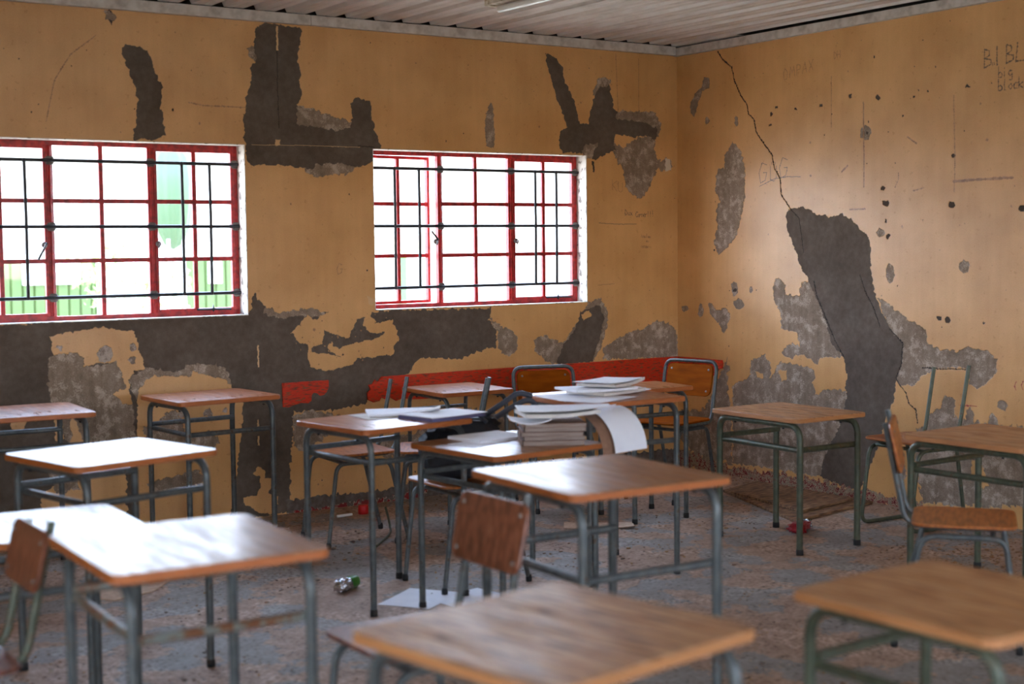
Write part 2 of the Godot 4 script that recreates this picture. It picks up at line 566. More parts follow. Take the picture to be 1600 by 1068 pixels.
func finish_wall(called: String, s: int) -> void:
	var n1 := noise(0.006, 4, s).get_image(wide, high).get_data()
	var n2 := noise(0.06, 4, s + 1).get_image(wide, high).get_data()
	var n3 := noise(0.3, 2, s + 2).get_image(wide, high).get_data()
	var drip := noise(0.05, 3, s + 3).get_image(wide, int(high / 14.0) + 1)
	drip.resize(wide, high, Image.INTERPOLATE_CUBIC)
	var n4 := drip.get_data()
	var n5 := noise(0.022, 5, s + 4).get_image(wide, high).get_data()
	#            paint cement scraped line hole crack ink speckle base redspk white base streak redline
	var red := [213, 92, 142, 214, 70, 40, 96, 146, 96, 104, 214, 176, 164, 150]
	var green := [160, 78, 122, 172, 56, 32, 74, 128, 84, 88, 200, 152, 118, 60]
	var blue := [96, 65, 102, 118, 44, 26, 50, 112, 74, 76, 182, 124, 74, 46]
	var tall := [190, 150, 120, 200, 60, 0, 188, 125, 140, 150, 195, 170, 180, 190]
	var col := PackedByteArray()
	col.resize(wide * high * 3)
	var hgt := PackedByteArray()
	hgt.resize(wide * high)
	var rgh := PackedByteArray()      # paint has a sheen, bare cement has none
	rgh.resize(wide * high)
	var o := 0
	for i in wide * high:
		var id := ids[i]
		var f := (n1[i] - 128) * 0.09 + (n3[i] - 128) * 0.035
		var k := id
		var h: float = tall[id] + (n3[i] - 128) * 0.03
		if id == PAINT:
			f += (n4[i] - 128) * 0.022
			h += (n2[i] - 128) * 0.04
			if n2[i] > 206:
				f -= 12.0
		elif id == CEM:
			f += (n2[i] - 128) * 0.07 + (n5[i] - 128) * 0.06
			h += (n2[i] - 128) * 0.06
		elif id == SCR or id == SPK:
			f += (n2[i] - 128) * 0.10 + (n3[i] - 128) * 0.08 + (n4[i] - 128) * 0.1 + (n5[i] - 128) * 0.09
			h += (n2[i] - 128) * 0.25 + (n3[i] - 128) * 0.1
			if n5[i] * 0.6 + n2[i] * 0.35 + n3[i] * 0.35 > (190 if id == SCR else 162):      # bits of old limewash
				f += 26.0
		elif id == CEMB:
			f += (n2[i] - 128) * 0.2
		elif id == REDSPK:
			if n2[i] > 124:
				k = REDLINE
				f -= 20.0
			elif n2[i] > 104:
				k = WHITE
				f -= 30.0
		elif id == BASE:
			f += (n2[i] - 128) * 0.2 + (n3[i] - 128) * 0.2
			var q := n2[i] * 0.5 + n3[i] * 0.5
			if q > 138.0:
				k = SCR
				f -= 20.0
			elif q < 108.0:
				k = REDLINE
				f -= 26.0
		elif id == STREAK:
			f += (n2[i] - 128) * 0.25
		var r: int = red[k]
		var g: int = green[k]
		var b: int = blue[k]
		if k == REDLINE:
			g -= 30
			b -= 26
		col[o] = clampi(int(r + f), 0, 255)
		col[o + 1] = clampi(int(g + f), 0, 255)
		col[o + 2] = clampi(int(b + f), 0, 255)
		o += 3
		hgt[i] = clampi(int(h), 0, 255)
		rgh[i] = clampi(int(108 + (n2[i] - 128) * 0.15), 0, 255) if id in [PAINT, LINE, INK, STREAK, REDLINE] else 225
	var m := StandardMaterial3D.new()
	m.resource_name = called
	m.albedo_texture = ImageTexture.create_from_image(Image.create_from_data(wide, high, false, Image.FORMAT_RGB8, col))
	m.roughness = 1.0
	m.roughness_texture = ImageTexture.create_from_image(Image.create_from_data(wide, high, false, Image.FORMAT_L8, rgh))
	m.roughness_texture_channel = BaseMaterial3D.TEXTURE_CHANNEL_RED
	m.metallic_specular = 0.62
	m.heightmap_enabled = true
	m.heightmap_texture = ImageTexture.create_from_image(Image.create_from_data(wide, high, false, Image.FORMAT_L8, hgt))
	m.heightmap_scale = 0.9
	M[called] = m


func make_wall_materials() -> void:
	start_wall(2000, 1021, -5.4)
	scatter_spots(70, 5, Vector2(-4.4, 1.9), Vector2(0, 2.6), 0.35)
	scatter_spots(50, 6, Vector2(-3.0, 0.9), Vector2(0, 1.9), 0.35)
	scatter_spots(60, 7, Vector2(-2.6, 0.1), Vector2(0, 0.6), 0.5)
	poly(CEM, [-359, 248, -363, 247, -364, 244, -360, 234, -358, 228, -356, 220, -357, 210, -359, 203, -358, 200, -347, 201, -342, 203, -343, 210, -344, 217, -343, 228, -346, 234, -348, 239, -350, 245, -354, 247], 0.008)
	poly(SCR, [-268, 222, -262, 221, -254, 219, -248, 217, -240, 215, -234, 213, -233, 208, -244, 207, -254, 208, -269, 209], 0.010)
	poly(SCR, [-267, 190, -262, 185, -255, 183, -247, 185, -237, 185, -229, 191, -244, 193, -257, 192], 0.010)
	poly(SCR, [-296, 250, -291, 252, -291, 244, -294, 245], 0.010)
	poly(CEM, [-286, 264, -291, 261, -292, 253, -291, 244, -294, 240, -294, 233, -297, 224, -298, 216, -299, 209, -297, 207, -268, 209, -268, 220, -265, 226, -266, 233, -265, 239, -267, 245, -265, 255, -264, 262, -267, 263, -279, 264], 0.008)
	poly(CEM, [-299, 210, -298, 201, -298, 193, -294, 188, -289, 189, -282, 189, -275, 189, -267, 188, -260, 187, -257, 190, -244, 191, -231, 189, -221, 193, -216, 200, -220, 209, -234, 211, -244, 209, -254, 210, -260, 211, -269, 211], 0.008)
	poly(CEM, [-237, 207, -219, 206, -220, 209, -222, 218, -223, 226, -229, 227, -233, 227, -235, 224, -234, 216], 0.008)
	poly(LINE, [-279, 263, -278, 263, -278, 250, -279, 250], 0.003)
	poly(LINE, [-279, 230, -279, 230, -279, 225, -279, 225], 0.003)
	poly(LINE, [-281, 203, -278, 203, -278, 200, -281, 200], 0.006)
	poly(SCR, [-143, 229, -141, 225, -141, 218, -140, 210, -141, 202, -146, 203, -147, 210, -147, 218, -145, 225], 0.006)
	poly(SCR, [-63, 247, -58, 248, -54, 247, -54, 241, -66, 235, -68, 239], 0.008)
	poly(SCR, [-50, 227, -44, 228, -18, 228, -14, 221, -16, 213, -20, 216, -36, 221, -51, 221], 0.010)
	poly(SCR, [-52, 208, -44, 205, -36, 210, -32, 212, -18, 213, -19, 205, -16, 198, -11, 198, -9, 199, -5, 199, -5, 192, -11, 191, -16, 193, -21, 185, -25, 178, -29, 174, -37, 175, -42, 181, -45, 189, -44, 192, -50, 197, -52, 203], 0.012)
	poly(SCR, [-76, 207, -62, 208, -61, 204, -66, 201, -68, 197, -72, 197, -76, 201], 0.010)
	poly(CEM, [-102, 260, -95, 257, -90, 252, -90, 246, -86, 239, -82, 233, -80, 227, -78, 219, -75, 215, -86, 213, -90, 223, -95, 233, -98, 242, -101, 250, -103, 255], 0.006)
	poly(CEM, [-88, 216, -78, 219, -71, 219, -69, 228, -67, 234, -65, 239, -62, 242, -55, 243, -54, 239, -52, 235, -52, 230, -49, 226, -50, 223, -50, 212, -52, 208, -62, 207, -68, 207, -74, 206, -76, 201, -82, 201, -91, 201, -94, 205, -93, 213], 0.008)
	poly(CEM, [-51, 223, -36, 222, -26, 221, -17, 218, -17, 211, -26, 213, -36, 212, -44, 213, -54, 213], 0.008)
	poly(CEM, [-63, 208, -52, 209, -50, 204, -57, 201, -64, 198, -68, 197, -68, 201], 0.008)
	poly(HOLE, [-370, 264, -368, 264, -367, 260, -369, 257, -370, 260], 0.006)
	poly(SCR, [-372, 264, -367, 263, -365, 261, -368, 259, -371, 260], 0.008)
	poly(CEM, [-520, 109, -428, 109, -364, 110, -298, 110, -295, 121, -289, 114, -282, 110, -272, 110, -262, 111, -254, 109, -223, 108, -222, 109, -144, 108, -146, 101, -141, 95, -140, 85, -156, 82, -165, 79, -173, 79, -193, 81, -197, 78, -200, 73, -217, 66, -230, 57, -246, 55, -258, 55, -273, 56, -275, 36, -277, 1, -432, -6, -525, -12], 0.010)
	poly(SCR, [-289, 114, -282, 110, -272, 111, -262, 112, -254, 109, -254, 106, -268, 108, -282, 107, -290, 110], 0.008)
	poly(PAINT, [-252, 109, -255, 108, -258, 105, -264, 108, -269, 103, -274, 99, -272, 97, -269, 93, -264, 92, -264, 88, -264, 84, -262, 79, -253, 77, -246, 78, -238, 79, -233, 83, -221, 83, -211, 84, -210, 85, -211, 89, -207, 91, -208, 97, -211, 104, -215, 103, -224, 102, -225, 107, -222, 111, -248, 112], 0.007)
	poly(CEM, [-255, 92, -254, 99, -250, 98, -246, 96, -239, 94, -237, 99, -233, 105, -229, 106, -227, 102, -229, 101, -227, 98, -221, 96, -216, 97, -217, 95, -224, 93, -227, 93, -236, 91, -238, 91, -245, 89, -248, 90, -250, 93, -252, 91, -252, 88, -244, 84, -251, 86, -258, 87, -262, 88, -261, 91, -259, 91], 0.006)
	poly(PAINT, [-229, 105, -225, 106, -221, 103, -227, 100, -230, 101], 0.004)
	poly(LINE, [-227, 118, -222, 115, -223, 112, -226, 113], 0.004)
	poly(PAINT, [-404, 102, -398, 104, -388, 105, -377, 106, -368, 104, -361, 103, -360, 98, -358, 91, -356, 84, -362, 83, -364, 79, -365, 73, -363, 66, -369, 67, -373, 72, -367, 75, -368, 81, -371, 83, -371, 88, -382, 88, -388, 86, -387, 91, -393, 93, -402, 92], 0.007)
	poly(SCR, [-404, 93, -393, 94, -387, 91, -388, 86, -382, 87, -371, 88, -368, 81, -367, 75, -373, 72, -369, 67, -363, 66, -362, 47, -365, 37, -383, 39, -396, 46, -403, 66, -406, 82], 0.010)
	poly(SCR, [-364, 80, -356, 85, -352, 84, -344, 82, -340, 81, -336, 83, -327, 85, -317, 84, -311, 80, -309, 71, -362, 68], 0.012)
	poly(PAINT, [-360, 73, -356, 78, -351, 80, -340, 79, -331, 79, -330, 81, -324, 79, -314, 76, -309, 72, -303, 63, -303, 55, -305, 42, -307, 25, -310, 8, -312, 2, -362, -2, -362, 43], 0.008)
	poly(SCR, [-359, 54, -351, 54, -345, 60, -340, 62, -335, 48, -321, 49, -316, 43, -321, 38, -353, 39], 0.010)
	poly(SCR, [-357, 24, -350, 26, -341, 27, -329, 29, -324, 23, -333, 19, -350, 17], 0.010)
	poly(SPK, [-372, 92, -374, 89, -377, 88, -380, 90, -381, 93, -379, 96, -376, 97, -373, 95], 0.008)
	poly(SPK, [-398, 97, -398, 95, -400, 95, -401, 96, -401, 97, -400, 98, -399, 98, -398, 98], 0.008)
	poly(SPK, [-360, 95, -361, 93, -363, 93, -364, 94, -364, 95, -364, 97, -362, 97, -361, 96], 0.008)
	poly(SPK, [-361, 89, -361, 87, -363, 87, -364, 87, -365, 89, -364, 90, -362, 91, -361, 90], 0.008)
	poly(SPK, [-320, 58, -321, 56, -323, 56, -325, 57, -325, 59, -324, 60, -322, 61, -321, 60], 0.008)
	poly(SPK, [-312, 59, -312, 58, -313, 58, -315, 58, -315, 60, -314, 61, -313, 61, -312, 61], 0.008)
	poly(SPK, [-335, 59, -335, 58, -337, 57, -338, 58, -339, 60, -338, 61, -337, 61, -335, 61], 0.008)
	poly(PAINT, [-403, 61, -399, 63, -399, 50, -403, 50], 0.008)
	poly(PAINT, [-424, 63, -417, 62, -417, 59, -419, 57, -424, 58], 0.006)
	poly(PAINT, [-395, 61, -393, 62, -389, 49, -383, 48, -381, 38, -368, 32, -367, 11, -384, 3, -411, 3, -411, 25, -403, 28, -396, 40], 0.012)
	poly(SCR, [-407, 36, -396, 35, -391, 26, -403, 24], 0.012)
	poly(LINE, [-294, 93, -293, 93, -293, 81, -294, 81], 0.003)
	poly(LINE, [-294, 78, -294, 78, -294, 72, -294, 72], 0.003)
	poly(LINE, [-294, 70, -294, 70, -294, 62, -294, 62], 0.003)
	poly(LINE, [-295, 53, -294, 53, -294, 49, -295, 49], 0.003)
	poly(LINE, [-295, 44, -294, 44, -294, 39, -295, 39], 0.003)
	poly(LINE, [-295, 32, -295, 32, -295, 24, -295, 24], 0.003)
	poly(PAINT, [-295, 28, -298, 24, -294, 22, -294, 17, -296, 12, -304, 12, -304, 9, -294, 2, -288, 1, -284, 6, -284, 10, -290, 13, -288, 15, -287, 20, -291, 21, -291, 25], 0.006)
	poly(SCR, [-274, 53, -265, 56, -250, 53, -240, 49, -230, 46, -234, 43, -250, 44, -258, 38, -268, 33, -273, 36], 0.014)
	poly(SCR, [-222, 35, -184, 40, -166, 37, -175, 27, -201, 24, -218, 26], 0.020)
	poly(SCR, [-162, 49, -135, 43, -107, 25, -121, 15, -149, 29], 0.020)
	poly(SCR, [-219, 5, -214, 8, -209, 6, -207, 1, -216, 0], 0.010)
	poly(SCR, [-146, 102, -141, 99, -129, 94, -125, 89, -127, 81, -132, 78, -139, 83, -140, 93], 0.010)
	poly(SCR, [-113, 88, -106, 90, -92, 85, -79, 98, -73, 109, -63, 111, -57, 104, -57, 95, -62, 82, -69, 72, -97, 72, -106, 75, -113, 81], 0.010)
	poly(CEM, [-92, 83, -82, 94, -78, 104, -64, 107, -60, 100, -63, 86, -67, 80, -69, 72, -97, 72], 0.008)
	poly(PAINT, [-78, 102, -72, 104, -69, 101, -76, 98], 0.005)
	poly(SCR, [-61, 73, -60, 80, -52, 85, -39, 89, -26, 92, -16, 96, -8, 94, -1, 89, 1, 71], 0.012)
	poly(CEMB, [-279, 8, -218, 7, -190, 12, -130, 13, 1, 12, 1, -3, -190, -2, -279, -3], 0.010)
	poly(REDSPK, [-279, 1, -218, 3, -190, 5, -190, 1, -218, -1, -279, -3], 0.012)
	poly(WHITE, [-10, 199, -6, 199, -5, 192, -10, 191], 0.004)
	poly(HOLE, [-69, 196, -67, 196, -67, 190, -68, 190], 0.006)
	line(LINE, [-2946, 1996, -2659, 2001, -2300, 2001], 0.5)
	line(STREAK, [-497, 2629, -484, 2370, -479, 2267], 0.8)
	line(STREAK, [-314, 2609, -316, 2282], 0.7)
	line(STREAK, [-3290, 2203, -3203, 2190, -3097, 2192, -2974, 2190], 1.0)
	line(STREAK, [-3765, 2513, -3896, 2410, -3978, 2281, -4025, 2077], 0.8)
	line(CRACK, [-2787, 2500, -2789, 2307, -2785, 2090], 0.6)
	line(CRACK, [-2308, 2008, -2207, 2004], 0.6)
	line(STREAK, [-644, 1197, -518, 1202], 0.6)
	line(INK, [-635, 1582, -565, 1578, -489, 1574, -341, 1574], 0.5)
	scatter_spots(40, 8, Vector2(-2.72, 0.8), Vector2(-2.1, 1.1), 0.5)
	write("Dux", -433, 1630, 36, 0.0, 0.6)
	write("Corner!!!", -345, 1618, 34, 0.04, 0.6, INK, 0.78)
	write("KU", -528, 1789, 62, -0.25, 0.5, STREAK)
	write("nowulwx", -300, 1490, 24, -0.05, 0.5, STREAK, 0.8)
	write("ou", -262, 1460, 22, 0.0, 0.5, STREAK)
	write("nonuwn", -300, 1425, 24, -0.04, 0.5, STREAK, 0.8)
	write("G", -2455, 1300, 60, 0.0, 0.7, STREAK)
	finish_wall("painted_wall_back", 200)
	start_wall(1560, 1021, 0.0)
	scatter_spots(90, 9, Vector2(0.15, 1.3), Vector2(2.9, 2.6), 0.4)
	scatter_spots(30, 10, Vector2(0.3, 0.7), Vector2(2.9, 1.3), 0.4)
	poly(SCR, [90, 124, 98, 120, 97, 114, 109, 114, 111, 121, 119, 123, 130, 102, 136, 89, 143, 80, 135, 79, 127, 79, 124, 74, 120, 76, 113, 79, 108, 79, 103, 76, 97, 78, 94, 80, 103, 86, 110, 84, 107, 92, 94, 94, 94, 101, 89, 110, 87, 118], 0.009)
	poly(SCR, [68, 73, 80, 78, 86, 71, 85, 64, 93, 74, 107, 73, 121, 71, 122, 68, 120, 63, 123, 56, 129, 60, 145, 61, 148, 50, 145, 43, 135, 30, 129, 20, 126, 9, 110, 9, 80, 9, 52, 8, 52, 57, 62, 61, 68, 65], 0.010)
	poly(PAINT, [92, 69, 98, 69, 99, 64, 95, 62], 0.006)
	poly(PAINT, [72, 67, 79, 66, 79, 63, 74, 63], 0.005)
	poly(SCR, [169, 114, 178, 111, 181, 108, 186, 106, 191, 102, 196, 101, 203, 98, 203, 90, 212, 88, 223, 87, 230, 90, 240, 89, 248, 85, 248, 79, 244, 74, 236, 68, 232, 71, 229, 79, 212, 78, 200, 73, 194, 67, 185, 67, 180, 72, 182, 88], 0.009)
	poly(CEM, [100, 164, 98, 161, 99, 152, 105, 142, 111, 129, 117, 123, 123, 112, 129, 102, 135, 87, 144, 80, 147, 66, 164, 66, 187, 90, 178, 97, 173, 105, 167, 115, 164, 129, 164, 141, 162, 148, 156, 152, 150, 157, 142, 161, 134, 159, 123, 161, 114, 165, 105, 165], 0.008)
	poly(CEM, [146, 68, 146, 54, 143, 44, 135, 30, 129, 20, 126, 9, 145, 6, 157, 6, 169, 30, 175, 47, 181, 60, 182, 67, 186, 78, 187, 91, 159, 80], 0.009)
	poly(SCR, [199, 46, 222, 53, 242, 51, 265, 51, 294, 53, 295, 13, 265, 11, 201, 4, 196, 27], 0.020)
	poly(PAINT, [234, 31, 240, 30, 244, 19, 238, 17, 233, 24], 0.012)
	poly(PAINT, [176, 31, 192, 36, 197, 23, 196, 6, 178, 2, 169, 16], 0.012)
	poly(SPK, [181, 25, 188, 27, 191, 17, 182, 14], 0.012)
	poly(SCR, [203, 46, 203, 51, 213, 57, 215, 64, 222, 62, 222, 50], 0.008)
	poly(SCR, [229, 50, 230, 57, 232, 59, 234, 56, 234, 50], 0.006)
	poly(SCR, [243, 51, 244, 56, 246, 57, 249, 54, 250, 51], 0.006)
	poly(SCR, [52, 207, 60, 200, 63, 190, 63, 173, 60, 162, 56, 150, 47, 142, 39, 138, 35, 145, 38, 156, 37, 166, 41, 171, 36, 177, 37, 186, 39, 191, 45, 191, 45, 199], 0.008)
	poly(SCR, [26, 249, 31, 247, 31, 242, 24, 240, 20, 232, 17, 225, 13, 227, 13, 233, 17, 239, 24, 243], 0.006)
	poly(SCR, [29, 107, 33, 107, 37, 103, 45, 105, 50, 101, 48, 95, 44, 89, 39, 95, 32, 100], 0.008)
	poly(BASE, [0, 12, 52, 6, 110, 7, 157, 6, 201, 4, 201, -1, 110, -1, 53, -1, 0, 1], 0.020)
	poly(SCR, [47, 73, 49, 49, 52, 7, 19, 9, 3, 16, 3, 37, 25, 39, 37, 56], 0.020)
	poly(SCR, [31, 221, 30, 220, 28, 219, 27, 221, 27, 223, 28, 224, 30, 223], 0.005)
	poly(SCR, [57, 219, 57, 217, 55, 216, 54, 218, 54, 221, 55, 222, 57, 221], 0.005)
	poly(SCR, [57, 117, 56, 113, 53, 112, 51, 115, 51, 119, 53, 121, 56, 120], 0.005)
	poly(SCR, [70, 116, 69, 115, 68, 114, 67, 115, 67, 117, 68, 118, 69, 118], 0.005)
	poly(SCR, [63, 107, 61, 105, 57, 104, 53, 106, 53, 109, 57, 111, 61, 110], 0.005)
	poly(SCR, [11, 103, 9, 102, 6, 101, 4, 102, 4, 104, 6, 105, 9, 105], 0.005)
	poly(SCR, [25, 102, 24, 99, 22, 98, 20, 100, 20, 104, 22, 107, 24, 106], 0.005)
	poly(SCR, [231, 132, 230, 129, 227, 128, 224, 130, 224, 133, 227, 135, 230, 134], 0.005)
	poly(SCR, [181, 127, 180, 123, 177, 122, 175, 125, 175, 130, 177, 133, 180, 131], 0.005)
	poly(SCR, [164, 205, 162, 201, 159, 201, 156, 203, 156, 207, 159, 209, 162, 208], 0.005)
	poly(SCR, [174, 149, 173, 148, 170, 147, 168, 149, 168, 150, 170, 152, 173, 151], 0.005)
	poly(SCR, [255, 62, 254, 59, 251, 59, 249, 60, 249, 63, 251, 64, 254, 64], 0.005)
	poly(HOLE, [174, 174, 173, 173, 172, 173, 171, 173, 171, 174, 172, 175, 173, 175], 0.003)
	poly(HOLE, [177, 166, 176, 164, 174, 164, 172, 165, 172, 167, 174, 167, 176, 167], 0.003)
	poly(HOLE, [175, 156, 175, 155, 174, 155, 174, 156, 174, 156, 174, 157, 175, 157], 0.003)
	poly(HOLE, [178, 148, 177, 147, 176, 146, 175, 147, 175, 148, 176, 149, 177, 149], 0.003)
	poly(HOLE, [221, 163, 220, 162, 218, 162, 217, 163, 217, 164, 218, 165, 220, 165], 0.003)
	poly(HOLE, [264, 161, 263, 159, 261, 159, 260, 160, 260, 161, 261, 162, 263, 162], 0.003)
	poly(HOLE, [221, 189, 220, 188, 219, 188, 218, 189, 218, 189, 219, 190, 220, 190], 0.003)
	poly(HOLE, [213, 104, 213, 103, 211, 103, 210, 104, 210, 105, 211, 105, 213, 105], 0.003)
	poly(HOLE, [219, 103, 218, 102, 216, 102, 215, 103, 215, 104, 216, 105, 218, 105], 0.003)
	poly(HOLE, [241, 103, 240, 102, 240, 102, 239, 103, 239, 103, 240, 104, 240, 103], 0.003)
	poly(HOLE, [170, 223, 169, 222, 168, 222, 167, 223, 167, 224, 168, 225, 169, 224], 0.003)
	poly(HOLE, [230, 223, 229, 223, 228, 223, 227, 223, 227, 224, 228, 225, 229, 224], 0.003)
	poly(HOLE, [162, 205, 161, 204, 160, 204, 160, 205, 160, 205, 160, 206, 161, 205], 0.003)
	poly(HOLE, [91, 224, 91, 224, 90, 224, 89, 224, 89, 225, 90, 225, 91, 225], 0.003)
	poly(HOLE, [107, 222, 106, 222, 105, 222, 105, 222, 105, 223, 105, 223, 106, 223], 0.003)
	poly(HOLE, [127, 222, 127, 222, 126, 222, 125, 222, 125, 223, 126, 223, 127, 223], 0.003)
	poly(HOLE, [87, 221, 86, 220, 85, 220, 85, 221, 85, 221, 85, 222, 86, 222], 0.003)
	poly(HOLE, [86, 214, 86, 214, 85, 214, 84, 214, 84, 215, 85, 215, 86, 215], 0.003)
	poly(HOLE, [149, 226, 149, 225, 148, 225, 147, 226, 147, 227, 148, 227, 149, 227], 0.003)
	poly(HOLE, [166, 245, 166, 245, 165, 245, 165, 245, 165, 246, 165, 246, 166, 246], 0.003)
	poly(HOLE, [197, 224, 197, 224, 196, 224, 196, 224, 196, 225, 196, 225, 197, 225], 0.003)
	poly(HOLE, [203, 224, 203, 223, 203, 223, 202, 223, 202, 224, 203, 224, 203, 224], 0.003)
	poly(HOLE, [194, 221, 194, 221, 193, 221, 193, 221, 193, 221, 193, 222, 194, 222], 0.003)
	poly(HOLE, [56, 116, 55, 115, 54, 115, 52, 115, 52, 116, 54, 117, 55, 117], 0.003)
	line(CRACK, [384, 2633, 431, 2580, 514, 2521, 537, 2437, 597, 2339, 648, 2284, 664, 2223, 709, 2191, 731, 2109, 792, 2044, 862, 1972, 884, 1891, 932, 1825, 943, 1730, 1022, 1642], 0.9)
	line(CRACK, [1022, 1642, 1090, 1588, 1111, 1472, 1127, 1387], 0.5)
	line(CRACK, [1210, 1220, 1230, 1147, 1261, 1089, 1311, 1002, 1371, 895, 1450, 789], 0.9)
	line(CRACK, [1781, 970, 1871, 898, 1859, 775, 1824, 706, 1847, 673, 1896, 628, 1914, 574, 1963, 543, 1977, 472], 0.9)
	line(CRACK, [1562, 1261, 1600, 1173, 1661, 1086, 1708, 981], 0.8)
	line(INK, [759, 1787, 884, 1827, 990, 1834, 1100, 1829], 0.7)
	line(STREAK, [1578, 2215, 1585, 1899, 1586, 1751], 1.2)
	line(STREAK, [2195, 2195, 2206, 1898, 2205, 1700], 0.9)
	line(STREAK, [1338, 2380, 1340, 2092], 0.8)
	line(STREAK, [2200, 1756, 2361, 1759, 2562, 1760], 2.0)
	line(STREAK, [1419, 1843, 1462, 1873], 1.4)
	line(STREAK, [1806, 1739, 1832, 1782, 1832, 1817], 0.8)
	line(STREAK, [1934, 1717, 2007, 1731], 0.9)
	line(STREAK, [1892, 2005, 1953, 1967], 1.2)
	line(STREAK, [1483, 1630, 1597, 1630], 1.2)
	line(CRACK, [2004, 774, 2128, 775, 2301, 783], 0.8)
	line(REDLINE, [2255, 593, 2360, 598], 0.8)
	line(REDLINE, [2600, 741, 2589, 721, 2597, 699], 0.8)
	line(REDLINE, [2638, 744, 2630, 724, 2638, 706], 0.8)
	write("G", 753, 1806, 120, 0.0, 0.7)
	write("U", 850, 1812, 90, 0.0, 0.6)
	write(":", 850, 1812, 90, 0.0, 0.6)
	write("G", 925, 1828, 120, 0.0, 0.7)
	write("OMPAX", 957, 2399, 62, 0.14, 0.6, STREAK, 1.15)
	write("DH", 1353, 2478, 40, 0.05, 0.6, STREAK)
	write("BIBLO", 2375, 2318, 92, 0.06, 0.9, INK, 1.0)
	write("'", 2430, 2290, 50, 0.0, 0.7)
	write("'", 2440, 2290, 50, 0.0, 0.7)
	write("big", 2472, 2262, 52, 0.02, 0.8)
	write("block", 2472, 2196, 54, 0.02, 0.8)
	finish_wall("painted_wall_right", 300)


# ---------------------------------------------------------------- the room

# a wall slab in x by y by z, with rectangular openings [u0, u1, y0, y1]; u runs along x, or along z when turned
func wall_slab(called: String, label: String, u0: float, u1: float, top: float, near: float, far: float, along_z: bool, openings: Array, face: Material, core: Material) -> MeshInstance3D:
	var us := [u0, u1]
	var ys := [0.0, top]
	for o in openings:
		us.append_array([o[0], o[1]])
		ys.append_array([o[2], o[3]])
	us.sort()
	ys.sort()
	var st := mb()
	var back := mb()
	var at := func(u: float, y: float, d: float) -> Vector3:
		return Vector3(d, y, u) if along_z else Vector3(u, y, d)
	var solid := func(u: float, y: float) -> bool:
		for o in openings:
			if u > o[0] and u < o[1] and y > o[2] and y < o[3]:
				return false
		return u > u0 and u < u1 and y > 0.0 and y < top
	for i in us.size() - 1:
		for j in ys.size() - 1:
			if us[i + 1] - us[i] < 1e-5 or ys[j + 1] - ys[j] < 1e-5:
				continue
			var mu: float = (us[i] + us[i + 1]) / 2
			var my: float = (ys[j] + ys[j + 1]) / 2
			if not solid.call(mu, my):
				continue
			var p := []
			var uv := []
			for c in [[i, j], [i, j + 1], [i + 1, j + 1], [i + 1, j]]:
				p.append(at.call(us[c[0]], ys[c[1]], near))
				uv.append(Vector2((us[c[0]] - left) * PPM / wide, (TOP - ys[c[1]]) * PPM / high))
			if along_z != (near > far):
				quad_uv(st, p, uv)
			else:
				quad_uv(st, [p[3], p[2], p[1], p[0]], [uv[3], uv[2], uv[1], uv[0]])
			var e := 1e-3
			quad(back, at.call(us[i], ys[j], far), at.call(us[i + 1], ys[j], far), at.call(us[i + 1], ys[j + 1], far), at.call(us[i], ys[j + 1], far))
			for s in [[us[i], -e, 0], [us[i + 1], e, 0], [ys[j], -e, 1], [ys[j + 1], e, 1]]:
				if s[2] == 0 and not solid.call(s[0] + s[1], my):
					quad(back, at.call(s[0], ys[j], near), at.call(s[0], ys[j + 1], near), at.call(s[0], ys[j + 1], far), at.call(s[0], ys[j], far))
				if s[2] == 1 and not solid.call(mu, s[0] + s[1]):
					quad(back, at.call(us[i], s[0], near), at.call(us[i + 1], s[0], near), at.call(us[i + 1], s[0], far), at.call(us[i], s[0], far))
	st.generate_normals()
	back.generate_normals()
	var mesh := st.commit()
	back.commit(mesh)
	mesh.surface_set_material(0, face)
	mesh.surface_set_material(1, core)
	var o := MeshInstance3D.new()
	o.mesh = mesh
	put(called, o)
	o.set_meta("kind", "structure")
	tag(o, label, "wall")
	return o


const WIN_A := [-4.49, -2.985, 1.092, 1.997]
const WIN_B := [-2.219, -0.728, 1.092, 1.997]
const FRONT := [[-7.6, -6.0, 1.1, 2.0], [-4.8, -3.2, 1.1, 2.0], [-2.4, -0.8, 1.1, 2.0]]
const ROOM_X := -8.6
const ROOM_Z := 9.0
const WALL_TOP := 2.95


